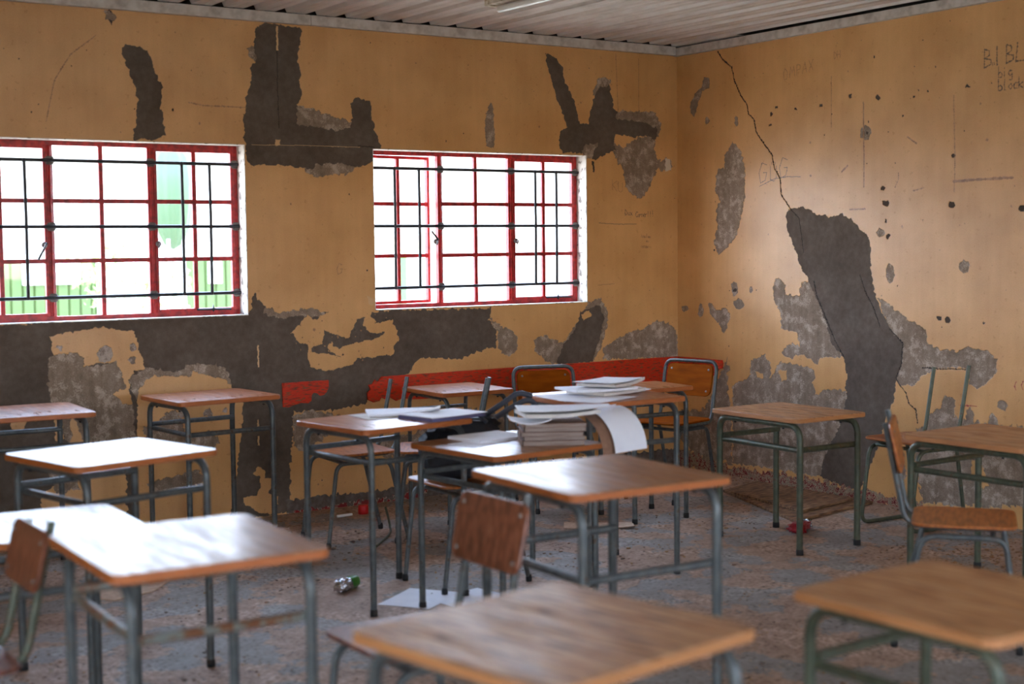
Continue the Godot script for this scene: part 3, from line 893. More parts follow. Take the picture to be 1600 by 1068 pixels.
func build_room() -> void:
	left = -5.4
	wide = 2000
	high = 1021
	var w := wall_slab("wall_back", "back wall of ochre paint peeled to grey cement around two red windows", ROOM_X, 0.0, 2.698, 0.0, -0.2, false, [WIN_A, WIN_B], M.painted_wall_back, M.raw_plaster)
	rail_pieces()
	left = 0.0
	wide = 1560
	wall_slab("wall_right", "cracked right wall of scuffed cream paint with a grey cement repair", -0.2, ROOM_Z + 0.2, 2.688, 0.0, 0.2, true, [], M.painted_wall_right, M.raw_plaster)
	wall_slab("wall_front", "ochre painted wall with windows opposite the red framed ones", ROOM_X, 0.0, WALL_TOP, ROOM_Z, ROOM_Z + 0.2, false, FRONT, M.plain_paint, M.raw_plaster)
	wall_slab("wall_left", "ochre painted end wall with an open doorway", -0.2, ROOM_Z + 0.2, WALL_TOP, ROOM_X, ROOM_X - 0.2, true, [[5.6, 6.6, 0.0, 2.1]], M.plain_paint, M.raw_plaster)
	var st := mb()
	box(st, Vector3(ROOM_X - 0.2, -0.15, -0.2), Vector3(0.2, 0.0, ROOM_Z + 0.2))
	var fl := struct("floor", st, M.screed)
	tag(fl, "bare grey screed floor strewn with brown dirt", "floor")
	# ceiling: ribbed steel sheets running away from the back wall, each four ribs wide
	var ce := Node3D.new()
	ce.name = "ceiling"
	add_child(ce, true)
	ce.set_meta("kind", "structure")
	tag(ce, "white ribbed sheet metal ceiling with open rib ends at the wall", "ceiling")
	var pitch := 0.1782
	var x := -0.052
	var k := 0
	while x > ROOM_X:
		var s := mb()
		var drop := 0.0015 if k % 2 else 0.0
		var profile: Array[Vector2] = [Vector2(x, 2.703 - drop)]
		for i in 4:
			var a := x - i * pitch
			for q in [[0.012, 0.0], [0.03, 0.036], [0.064, 0.036], [0.082, 0.0], [pitch * 0.5 + 0.041, 0.0], [pitch * 0.5 + 0.046, 0.003], [pitch * 0.5 + 0.051, 0.0]]:
				profile.append(Vector2(a - q[0], 2.703 - drop + q[1]))
		profile.append(Vector2(x - 4 * pitch - 0.016, 2.703 - drop))
		for i in profile.size() - 1:
			var p := profile[i]
			var q := profile[i + 1]
			if p.x < ROOM_X:
				break
			quad(s, Vector3(p.x, p.y, 0.022), Vector3(q.x, q.y, 0.022), Vector3(q.x, q.y, ROOM_Z - 0.02), Vector3(p.x, p.y, ROOM_Z - 0.02))
		obj("ceiling_panel", s, M.ceiling_sheet, ce)
		x -= 4 * pitch
		k += 1
	var strip := mb()
	box(strip, Vector3(-0.056, 2.6995, 0.0), Vector3(0.0, 2.7025, 0.62))
	obj("filler_strip", strip, M.ceiling_sheet, ce)
	var slab := mb()
	box(slab, Vector3(ROOM_X - 0.4, WALL_TOP, -0.6), Vector3(0.4, WALL_TOP + 0.06, ROOM_Z + 0.6))
	obj("roof_deck", slab, M.roof_dark, ce)
	slab = mb()
	box(slab, Vector3(ROOM_X - 0.2, 2.69, -0.2), Vector3(0.2, WALL_TOP, -0.16))
	box(slab, Vector3(0.16, 2.68, -0.2), Vector3(0.2, WALL_TOP, ROOM_Z + 0.2))
	obj("eave_board", slab, M.roof_dark, ce)
	# cornices
	var c1 := Node3D.new()
	c1.name = "trim_1"
	add_child(c1, true)
	c1.set_meta("kind", "structure")
	tag(c1, "white timber cornice along the top of the back wall", "cornice")
	var cuts := [ROOM_X, -5.2, -2.6, -0.036]
	for i in 3:
		var s := mb()
		bar(s, Vector3(cuts[i] + 0.0008, 2.644, 0.0), Vector3(cuts[i + 1] - 0.0008, 2.698, 0.034), 0.003)
		obj("cornice_board", s, M.cornice_paint, c1)
	var c2 := Node3D.new()
	c2.name = "trim_2"
	add_child(c2, true)
	c2.set_meta("kind", "structure")
	tag(c2, "white timber cornice along the top of the cracked right wall", "cornice")
	var s2 := mb()
	bar(s2, Vector3(-0.034, 2.640, 0.0), Vector3(0.0, 2.690, 4.4), 0.003)
	obj("cornice_board", s2, M.cornice_paint, c2)
	s2 = mb()
	bar(s2, Vector3(-0.034, 2.640, 4.4016), Vector3(0.0, 2.690, ROOM_Z), 0.003)
	obj("cornice_board", s2, M.cornice_paint, c2)
	for z in [0.42, 1.0, 1.36, 2.1]:
		s2 = mb()
		lathe(s2, [Vector2(0.006, 0), Vector2(0.005, 0.003), Vector2(0.0001, 0.004)], 8, Transform3D(Basis(Vector3.FORWARD, -PI / 2).rotated(Vector3.UP, PI), Vector3(-0.034, 2.664, z)))
		obj("nail_head", s2, M.weld, c2)
	# the end of an old lamp batten under the ceiling
	var t := thing("lamp_batten", "end of an old tube lamp batten under the white ceiling", "lamp", Vector3(-2.08, 2.7, 1.06), 0.02)
	s2 = mb()
	bar(s2, Vector3(-0.06, -0.055, 0.0), Vector3(0.06, -0.001, 1.24), 0.006)
	obj("housing", s2, M.lamp_metal, t)
	s2 = mb()
	bar(s2, Vector3(-0.065, -0.062, -0.012), Vector3(0.065, -0.001, 0.012), 0.004)
	obj("end_cap", s2, M.lamp_metal, t)
	s2 = mb()
	tube(s2, [Vector3(0.0, -0.075, 0.03), Vector3(0.0, -0.075, 1.2)], 0.018, 12)
	obj("lamp_tube", s2, M.lamp_tube, t)


# what is left of the red painted dado rail
func rail_pieces() -> void:
	var rails := [
		["long red dado rail across the back wall with a broken left end", [[-2.275, 0.675], [-2.25, 0.68], [-2.235, 0.702], [-2.215, 0.69], [-2.19, 0.718], [-1.6, 0.719], [-1.0, 0.72], [-0.4, 0.72], [0.0, 0.72], [0.0, 0.565], [-0.5, 0.563], [-1.3, 0.566], [-1.75, 0.57], [-1.98, 0.574], [-2.06, 0.585], [-2.1, 0.574], [-2.14, 0.598], [-2.17, 0.588], [-2.195, 0.6], [-2.21, 0.58], [-2.245, 0.575], [-2.28, 0.592], [-2.285, 0.63], [-2.262, 0.648]], 0.0, "dado rail"],
		["short broken piece of red dado rail left on grey cement", [[-2.802, 0.718], [-2.66, 0.719], [-2.525, 0.718], [-2.522, 0.68], [-2.535, 0.655], [-2.55, 0.64], [-2.575, 0.634], [-2.59, 0.65], [-2.615, 0.655], [-2.628, 0.64], [-2.63, 0.61], [-2.65, 0.598], [-2.69, 0.603], [-2.73, 0.595], [-2.77, 0.584], [-2.8, 0.588]], 0.0, "dado rail"],
		["red dado rail stub on the right wall beside the corner chair", [[0.012, 0.72], [0.25, 0.72], [0.43, 0.72], [0.437, 0.7], [0.43, 0.668], [0.4, 0.66], [0.37, 0.625], [0.33, 0.61], [0.3, 0.575], [0.012, 0.566]], 1.0, "dado rail"],
	]
	for r in rails:
		var body := PackedVector2Array()
		for p in r[1]:
			body.append(Vector2(p[0], -p[1]))
		var t := thing("dado_rail", r[0], "dado rail")
		t.set_meta("kind", "structure")
		var turn := Transform3D(Basis(Vector3.RIGHT, PI / 2), Vector3.ZERO)        # x stays, the outline's z becomes -y, height becomes z
		if r[2] > 0.5:
			turn = Transform3D(Basis(Vector3(0, 0, 1), Vector3(-1, 0, 0), Vector3(0, -1, 0)), Vector3.ZERO)
		else:
			turn = Transform3D(Basis(Vector3(1, 0, 0), Vector3(0, 0, 1), Vector3(0, -1, 0)), Vector3.ZERO)
		var st := mb()
		plate(st, body, 0.0, 0.011, 0.0015, turn)
		obj("rail_board", st, M.red_rail, t)
		st = mb()
		var lo: Vector2 = Vector2(r[1][4][0] if r[2] < 0.5 and r[1].size() > 20 else r[1][0][0] + 0.005, 0)
		var hi: float = 0.0 if r[1].size() > 20 else r[1][2][0]
		bar(st, Vector3(lo.x, 0.011, -0.7185), Vector3(hi - (0.001 if r[2] < 0.5 else 0.0), 0.018, -0.700), 0.002, turn)
		obj("moulding", st, M.red_rail, t)


# a steel casement in three bays, burglar bars inside it
func window(n: int, o: Array, depth: float, mullions: Array, bars: Array, opened: bool, label: String) -> void:
	var w := Node3D.new()
	w.name = "window_%d" % n
	add_child(w, true)
	w.set_meta("kind", "structure")
	tag(w, label, "window")
	var z := -depth
	var u0: float = o[0]
	var u1: float = o[1]
	var y0: float = o[2]
	var y1: float = o[3]
	# painted lining of the reveal
	for side in [[u0, u0 + 0.004, y0, y1], [u1 - 0.004, u1, y0, y1], [u0, u1, y0, y0 + 0.004], [u0, u1, y1 - 0.004, y1]]:
		var s := mb()
		box(s, Vector3(side[0], side[2], -0.199), Vector3(side[1], side[3], -0.0005))
		obj("reveal", s, M.reveal_paint, w)
	var st := mb()
	var f := 0.026
	bar(st, Vector3(u0 + 0.004, y0 + 0.004, z - 0.03), Vector3(u0 + f, y1 - 0.004, z), 0.002)
	bar(st, Vector3(u1 - f, y0 + 0.004, z - 0.03), Vector3(u1 - 0.004, y1 - 0.004, z), 0.002)
	bar(st, Vector3(u0 + f, y0 + 0.004, z - 0.03), Vector3(u1 - f, y0 + f, z), 0.002)
	bar(st, Vector3(u0 + f, y1 - f, z - 0.03), Vector3(u1 - f, y1 - 0.004, z), 0.002)
	obj("window_frame", st, M.red_frame, w)
	for x in mullions:
		st = mb()
		bar(st, Vector3(x - 0.016, y0 + f, z - 0.032), Vector3(x + 0.016, y1 - f, z + 0.001), 0.002)
		bar(st, Vector3(x - 0.006, y0 + f, z + 0.001), Vector3(x + 0.006, y1 - f, z + 0.008), 0.002)
		obj("mullion", st, M.red_frame, w)
	var edges := [u0 + f, mullions[0], mullions[1], u1 - f]
	for bay in 3:
		var a: float = edges[bay] + (0.016 if bay > 0 else 0.0)
		var b: float = edges[bay + 1] - (0.016 if bay < 2 else 0.0)
		var t := Transform3D.IDENTITY
		if bay == 0 and opened:         # this casement stands a little open
			t = Transform3D(Basis(Vector3.UP, deg_to_rad(7.0)), Vector3.ZERO)
			t.origin = Vector3(a, 0, z - 0.034) - t.basis * Vector3(a, 0, z)
		var e := 0.0
		if bay != 1:                    # casements have stiles and rails of their own
			e = 0.017
			st = mb()
			bar(st, Vector3(a, y0 + f, z - 0.026), Vector3(a + e, y1 - f, z + 0.003), 0.0015, t)
			bar(st, Vector3(b - e, y0 + f, z - 0.026), Vector3(b, y1 - f, z + 0.003), 0.0015, t)
			bar(st, Vector3(a + e, y0 + f, z - 0.026), Vector3(b - e, y0 + f + e, z + 0.003), 0.0015, t)
			bar(st, Vector3(a + e, y1 - f - e, z - 0.026), Vector3(b - e, y1 - f, z + 0.003), 0.0015, t)
			obj("sash_frame", st, M.red_frame, w)
		var xs := [a + e, (a + b) / 2, b - e]
		var ys := [y0 + f + e, y0 + 0.3 + 0.003, y0 + 0.603, y1 - f - e]
		for k in [1, 2]:
			st = mb()
			bar(st, Vector3(xs[0], ys[k] - 0.011, z - 0.02), Vector3(xs[2], ys[k] + 0.011, z - 0.001), 0.0015, t)
			obj("glazing_bar", st, M.red_frame, w)
		st = mb()
		bar(st, Vector3(xs[1] - 0.011, ys[0], z - 0.021), Vector3(xs[1] + 0.011, ys[3], z), 0.0015, t)
		obj("glazing_bar", st, M.red_frame, w)
		for i in 2:
			for j in 3:
				st = mb()
				var lo := Vector3(xs[i], ys[j], z - 0.014)
				var hi := Vector3(xs[i + 1], ys[j + 1], z - 0.011)
				if n == 2 and bay == 2 and i == 0 and j == 2:       # a broken pane, jagged shards left at its edges
					plate(st, PackedVector2Array([Vector2(lo.x, hi.y), Vector2(hi.x, hi.y), Vector2(hi.x, lo.y), Vector2(lo.x + 0.02, lo.y), Vector2(lo.x + 0.09, lo.y + 0.016), Vector2(hi.x - 0.05, lo.y + 0.012), Vector2(hi.x - 0.026, lo.y + 0.05), Vector2(hi.x - 0.032, lo.y + 0.12), Vector2(hi.x - 0.02, lo.y + 0.2), Vector2(hi.x - 0.028, hi.y - 0.03), Vector2(lo.x + 0.1, hi.y - 0.012)]), lo.z, hi.z, 0.0004, Transform3D(Basis(Vector3(1, 0, 0), Vector3(0, 0, 1), Vector3(0, 1, 0)), Vector3.ZERO))
				else:
					quad(st, t * Vector3(lo.x, lo.y, hi.z), t * Vector3(lo.x, hi.y, hi.z), t * Vector3(hi.x, hi.y, hi.z), t * Vector3(hi.x, lo.y, hi.z))
				obj("pane", st, M.glass, w)
	# burglar bars
	var zb := z + 0.014
	for y in [1.212, 1.566, 1.895]:
		st = mb()
		tube(st, [Vector3(u0 + 0.004, y, zb), Vector3(u1 - 0.004, y, zb)], 0.0092, 8)
		obj("burglar_bar", st, M.black_bar, w)
	for x in bars:
		st = mb()
		tube(st, [Vector3(x, 1.206, zb + 0.013), Vector3(x + 0.002, 1.6, zb + 0.013), Vector3(x, 1.902, zb + 0.013)], 0.0086, 8)
		obj("burglar_bar", st, M.black_bar, w)
	for x in mullions + [u1 - 0.02]:
		for y in [1.212, 1.566, 1.895]:
			st = mb()
			plate(st, rounded_rect(0.046, 0.044, 0.014, 2), 0.0, 0.008, 0.003, Transform3D(Basis(Vector3(1, 0, 0), Vector3(0, 0, 1), Vector3(0, -1, 0)), Vector3(x, y, z + 0.002)))
			obj("weld_plate", st, M.weld, w)
	for h in [[mullions[0] - 0.04, -1.0], [mullions[1] + 0.03, 1.0]]:
		var at := Vector3(h[0], 1.476, z + 0.006)
		st = mb()
		lathe(st, [Vector2(0.0001, 0.0), Vector2(0.013, 0.0), Vector2(0.016, 0.006), Vector2(0.013, 0.014), Vector2(0.0001, 0.016)], 10, Transform3D(Basis(Vector3.RIGHT, PI / 2), at))
		tube(st, [at + Vector3(0, 0, 0.014), at + Vector3(0, 0, 0.03), at + Vector3(-0.01, -0.02, 0.034)], 0.005, 6)
		var handle := obj("window_handle", st, M.weld, w)
		if h[1] < 0:
			st = mb()
			tube(st, [at + Vector3(0.01, 0.01, 0.02), at + Vector3(-0.035 * h[1] * -1.0, 0.06 * (1.0 if opened else -1.2), 0.02)], 0.006, 6)
			obj("stay_lever", st, M.black_bar, handle)
	st = mb()
	var px := u1 - 0.16
	tube(st, [Vector3(px - 0.09, y0 + 0.036, z + 0.01), Vector3(px + 0.1, y0 + 0.034, z + 0.01)], 0.005, 6)
	plate(st, PackedVector2Array([Vector2(px - 0.018, 0.0), Vector2(px - 0.005, -0.006), Vector2(px, -0.026), Vector2(px + 0.005, -0.006), Vector2(px + 0.018, 0.0), Vector2(px + 0.006, 0.006), Vector2(px, 0.014), Vector2(px - 0.006, 0.006)]), z + 0.006, z + 0.014, 0.001, Transform3D(Basis(Vector3(1, 0, 0), Vector3(0, 0, 1), Vector3(0, -1, 0)), Vector3(0, y0 + 0.036, 0)))
	obj("peg_stay", st, M.black_bar, w)


func build_windows() -> void:
	window(1, WIN_A, 0.1, [-3.987, -3.469], [-4.272, -4.118, -3.31, -3.157], false, "red steel window with black bars, green cladding behind its lower panes")
	window(2, WIN_B, 0.1, [-1.724, -1.229], [-2.042, -1.881, -1.065, -0.908], true, "red steel window with black bars and one casement ajar, nearer the corner")
	for i in 3:
		var o: Array = FRONT[i]
		var w := Node3D.new()
		w.name = "window_%d" % (i + 3)
		add_child(w, true)
		w.set_meta("kind", "structure")
		tag(w, ["red steel window in the opposite wall by the doorway", "middle red steel window in the opposite wall", "red steel window in the opposite wall beside the cracked wall"][i], "window")
		var st := mb()
		for x in [o[0], (o[0] * 2 + o[1]) / 3, (o[0] + o[1] * 2) / 3, o[1] - 0.03]:
			bar(st, Vector3(x, o[2], ROOM_Z + 0.1), Vector3(x + 0.03, o[3], ROOM_Z + 0.13), 0.002)
		for y in [o[2], o[2] + 0.3, o[2] + 0.6, o[3] - 0.03]:
			bar(st, Vector3(o[0], y, ROOM_Z + 0.104), Vector3(o[1], y + 0.03, ROOM_Z + 0.126), 0.002)
		obj("window_frame", st, M.red_frame, w)


# ---------------------------------------------------------------- beyond the windows

func build_outside() -> void:
	var st := mb()
	box(st, Vector3(-60, -0.3, -80), Vector3(60, -0.16, 60))
	var g := struct("ground", st, M.sand)
	tag(g, "pale sandy school yard outside the windows", "ground")
	# a long white school block whose lower half is green corrugated sheet
	var b := thing("school_block", "long white school block with green corrugated lower wall beyond the yard", "building", Vector3(0, -0.16, -14.6))
	st = mb()
	box(st, Vector3(-14, 0, -5), Vector3(16, 3.1, 0))
	obj("wall", st, M.white_wall, b)
	st = mb()
	var slope := Transform3D(Basis(Vector3.RIGHT, deg_to_rad(8)), Vector3(0, 3.5, -2.5))
	box(st, Vector3(-14.5, 0, -3.2), Vector3(16.5, 0.08, 3.2), slope)
	obj("roof", st, M.roof_sheet, b)
	for r in [[-8.0, 0.86], [2.32, 4.4]]:
		st = mb()
		var x: float = r[0]
		while x < r[1]:
			var e := minf(x + 0.13, r[1])
			quad(st, Vector3(x, 0.0, 0.06), Vector3(x, 1.43, 0.06), Vector3(e, 1.43, 0.06), Vector3(e, 0.0, 0.06))
			quad(st, Vector3(e, 0.0, 0.06), Vector3(e, 1.43, 0.06), Vector3(e + 0.02, 1.43, 0.03), Vector3(e + 0.02, 0.0, 0.03))
			quad(st, Vector3(e + 0.02, 0.0, 0.03), Vector3(e + 0.02, 1.43, 0.03), Vector3(e + 0.04, 1.43, 0.06), Vector3(e + 0.04, 0.0, 0.06))
			x = e + 0.04
		obj("green_cladding", st, M.sheet_green, b)
	for r in [[-0.2, 0.64, 1.1, 1.52], [1.2, 1.95, 1.12, 1.5], [2.68, 2.9, 1.06, 1.4]]:
		st = mb()
		box(st, Vector3(r[0], r[2], 0.0), Vector3(r[1], r[3], 0.1))
		var f := obj("window", st, M.white_paint, b)
		for i in 3:
			for j in 2:
				var wx: float = (r[1] - r[0] - 0.12) / 3
				var wy: float = (r[3] - r[2] - 0.12) / 2
				st = mb()
				box(st, Vector3(r[0] + 0.06 + i * wx + 0.02, r[2] + 0.06 + j * wy + 0.02, 0.1), Vector3(r[0] + 0.06 + (i + 1) * wx - 0.02, r[2] + 0.06 + (j + 1) * wy - 0.02, 0.106))
				obj("pane", st, M.grey_glass, f)
	# a ribbed green tank on posts
	var t := thing("water_tank", "pale green ribbed water tank raised on posts outside the left window", "tank", Vector3(0.02, -0.16, -9.0))
	st = mb()
	lathe(st, [Vector2(0.01, 1.6), Vector2(0.1, 1.66), Vector2(0.18, 1.82), Vector2(0.23, 2.1), Vector2(0.25, 2.4), Vector2(0.22, 2.65), Vector2(0.12, 2.8), Vector2(0.01, 2.82)], 72, Transform3D.IDENTITY, 0.03, 12)
	obj("shell", st, M.tank_green, t)
	for p in [Vector2(-0.09, -0.09), Vector2(0.09, -0.09), Vector2(-0.09, 0.09), Vector2(0.09, 0.09)]:
		st = mb()
		tube(st, [Vector3(p.x, 0, p.y), Vector3(p.x, 1.72, p.y)], 0.02, 8)
		obj("post", st, M.white_paint, t)
	var pg := thing("green_post", "bright green post outside the open casement", "post", Vector3(1.36, -0.16, -6.0))
	st = mb()
	bar(st, Vector3(-0.035, 0, -0.035), Vector3(0.035, 1.5, 0.035), 0.006)
	obj("shaft", st, M.green_paint, pg)
	st = mb()
	bar(st, Vector3(-0.05, 1.5, -0.05), Vector3(0.05, 1.53, 0.05), 0.006)
	obj("cap", st, M.green_paint, pg)
	# a veranda column and beam
	var v := thing("veranda_post", "cream timber veranda post seen at the right edge of the right window", "post", Vector3(3.16, -0.16, -7.0))
	st = mb()
	bar(st, Vector3(-0.06, 0, -0.06), Vector3(0.06, 1.55, 0.06), 0.01)
	obj("shaft", st, M.cream_wood, v)
	st = mb()
	bar(st, Vector3(-1.7, 1.55, -0.07), Vector3(0.4, 1.72, 0.07), 0.01)
	obj("beam", st, M.cream_wood, v)
	# a bare young tree by the green post
	var tr := thing("young_tree", "thin young tree behind the open casement", "tree", Vector3(1.62, -0.16, -6.6))
	st = mb()
	tube(st, rounded_path([Vector3(0, 0, 0), Vector3(0.02, 0.7, 0), Vector3(0.1, 1.2, 0.02), Vector3(0.12, 1.6, 0)], 0.2), 0.022, 8)
	tube(st, [Vector3(0.04, 0.95, 0), Vector3(-0.06, 1.25, 0.05)], 0.012, 6)
	obj("trunk", st, M.bark, tr)
	var r2 := RandomNumberGenerator.new()
	r2.seed = 4
	st = mb()
	for i in 60:
		var c := Vector3(0.1 + r2.randfn(0, 0.1), 1.45 + r2.randfn(0, 0.12), r2.randfn(0, 0.1))
		var u := Vector3(r2.randfn(0, 1), r2.randfn(0, 1), r2.randfn(0, 1)).normalized() * 0.035
		var w := u.cross(Vector3(r2.randf(), r2.randf(), 1)).normalized() * 0.014
		quad(st, c - u, c + w, c + u, c - w)
	var fo := obj("foliage", st, M.leaf, tr)
	fo.set_meta("kind", "stuff")
	# trees beyond the block's left end
	for p in [[-3.2, 1.0, -11.6], [-2.2, 0.8, -12.2]]:
		var bush := thing("yard_bush", "pale green bush in the yard, the %s of two behind the left window" % ("taller" if p[1] > 0.9 else "shorter"), "bush", Vector3(p[0] + 3.3, -0.16, p[2]))
		st = mb()
		tube(st, [Vector3(0, 0, 0), Vector3(0.02, 0.9 * p[1], 0)], 0.03, 6)
		obj("stem", st, M.bark, bush)
		st = mb()
		for i in 260:
			var d: Vector3 = Vector3(r2.randfn(0, 1), r2.randfn(0, 1), r2.randfn(0, 1)).normalized() * r2.randf_range(0.2, 0.55) * p[1]
			var c: Vector3 = d + Vector3(0, 1.35 * p[1], 0)
			var u := Vector3(r2.randfn(0, 1), r2.randfn(0, 1), r2.randfn(0, 1)).normalized() * 0.06
			var w := u.cross(Vector3(r2.randf(), r2.randf(), 1)).normalized() * 0.03
			quad(st, c - u, c + w, c + u, c - w)
		fo = obj("foliage", st, M.leaf, bush)
		fo.set_meta("kind", "stuff")


# ---------------------------------------------------------------- furniture

# a school desk: plywood top on two bent-tube end frames, a side bar and two long bars under the top
func desk(label: String, h: float, x: float, z: float, turn_deg: float, l: float, w: float, wood: String, steel: String, drop := 0.15, r := 0.013, bars := "") -> Node3D:
	var t := thing("school_desk", label, "desk", Vector3(x, 0, z), deg_to_rad(-turn_deg), "school desks")
	var st := mb()
	plate(st, rounded_rect(l, w, 0.03, 4), h - 0.022, h, 0.003)
	obj("desktop", st, M[wood], t)
	st = mb()
	var rim := rounded_rect(l + 0.001, w + 0.001, 0.03, 4)
	for i in rim.size():
		var a := rim[i]
		var b := rim[(i + 1) % rim.size()]
		quad(st, Vector3(b.x, h - 0.0195, b.y), Vector3(b.x, h - 0.0022, b.y), Vector3(a.x, h - 0.0022, a.y), Vector3(a.x, h - 0.0195, a.y))
	obj("edge_band", st, M.edge_light if wood in ["wood_pale", "wood_worn"] else M.edge_brown, t)
	var steel_m: Material = M[steel]
	var lu := l / 2 - 0.045
	var lw := w / 2 - 0.022
	var rail := h - 0.0225 - r
	for s in [-1, 1]:
		for k in [-1, 1]:
			st = mb()
			tube(st, rounded_path([Vector3(s * lu, 0.022, k * lw), Vector3(s * lu, rail, k * lw), Vector3(s * lu, rail, 0)], 0.07, 6), r, 12)
			var leg := obj("leg", st, steel_m, t)
			st = mb()
			lathe(st, [Vector2(0.0001, 0.0), Vector2(r + 0.002, 0.0), Vector2(r + 0.002, 0.018), Vector2(r + 0.001, 0.026), Vector2(r, 0.027)], 12, Transform3D(Basis.IDENTITY, Vector3(s * lu, 0, k * lw)))
			obj("rubber_foot", st, M.rubber, leg)
	var bar_m: Material = M[bars] if bars != "" else steel_m
	var y := h - 0.022 - drop
	st = mb()
	tube(st, [Vector3(-lu + r, y, -lw), Vector3(-lu + r, y, lw)], r * 0.9, 10)
	obj("side_bar", st, bar_m, t)
	for k in [-1, 1]:
		st = mb()
		tube(st, [Vector3(-lu + r * 0.3, y + 0.02 * (1 if k < 0 else 0), k * (lw - r)), Vector3(lu, y + 0.02 * (1 if k < 0 else 0), k * (lw - r))], r * 0.9, 10)
		obj("long_bar", st, bar_m, t)
	for s in [-1, 1]:
		for k in [-0.6, 0.6]:
			st = mb()
			lathe(st, [Vector2(0.0001, 0.0), Vector2(0.006, 0.0), Vector2(0.006, 0.006), Vector2(0.0001, 0.007)], 8, Transform3D(Basis(Vector3.RIGHT, PI), Vector3(s * lu, rail - r, k * lw)))
			obj("screw", st, M.rubber, t)
	return t


func build_desks() -> void:
	desk("wooden desk at the left edge of the frame, its back to the grey cement", 0.74, -4.38, 0.66, 3, 0.56, 0.52, "wood_varnished", "steel_grey", 0.12)
	desk("orange brown desk against the back wall below the left window's end", 0.735, -3.418, 0.511, -4.3, 0.537, 0.466, "wood_varnished", "steel_grey", 0.14)
	desk("whitish shining desk in the second row, left of the paper strewn desks", 0.758, -4.516, 2.325, -12.7, 0.548, 0.498, "wood_bleached", "steel_grey", 0.11)
	desk("grey worn desk mostly hidden behind the shining front desk", 0.68, -5.02, 3.09, 3, 0.58, 0.46, "wood_bleached", "steel_grey", 0.13)
	desk("shining front desk with rusty stretcher and a chair back at its left", 0.781, -4.922, 4.057, 2.0, 0.494, 0.529, "wood_bleached", "steel_grey", 0.13, 0.013, "steel_rusty")
	desk("orange brown desk with two spread paper pads on its far half", 0.740, -3.252, 1.968, -8.1, 0.561, 0.494, "wood_varnished", "steel_grey", 0.115)
	desk("small desk in front of the red rail, behind the bare chair posts", 0.690, -2.051, 0.593, 1.6, 0.444, 0.471, "wood_varnished", "steel_grey", 0.12, 0.011)
	desk("desk carrying the tall pile of exercise books", 0.671, -2.971, 2.456, -6.3, 0.566, 0.55, "wood_bleached", "steel_grey", 0.115)
	desk("desk in the middle of the room, half shining and half brown", 0.800, -3.641, 3.936, 2.6, 0.54, 0.55, "wood_bleached", "steel_grey", 0.22, 0.014)
	desk("desk heaped with loose paper in front of the corner chair", 0.783, -2.233, 2.117, 3.0, 0.548, 0.513, "wood_varnished", "steel_grey", 0.17)
	desk("low desk between the paper heap and the corner chair", 0.70, -1.28, 1.22, 4, 0.42, 0.36, "wood_varnished", "steel_grey", 0.12)
	desk("small square desk with green legs standing before the cement repair", 0.638, -1.124, 2.137, 0, 0.471, 0.592, "wood_pale", "steel_green", 0.13, 0.0155)
	desk("desk at the right edge, the chair with an orange back pulled up", 0.640, -1.10, 3.36, -3, 0.56, 0.60, "wood_worn", "steel_green", 0.13, 0.0145)
	desk("pale desk in the bottom right corner of the frame", 0.732, -3.759, 5.299, -2.6, 0.471, 0.50, "wood_worn", "steel_green", 0.14)
	desk("pale scratched desk nearest the camera at the bottom of the frame", 0.777, -4.673, 5.161, -9.7, 0.526, 0.509, "wood_pale", "steel_grey", 0.17, 0.013)


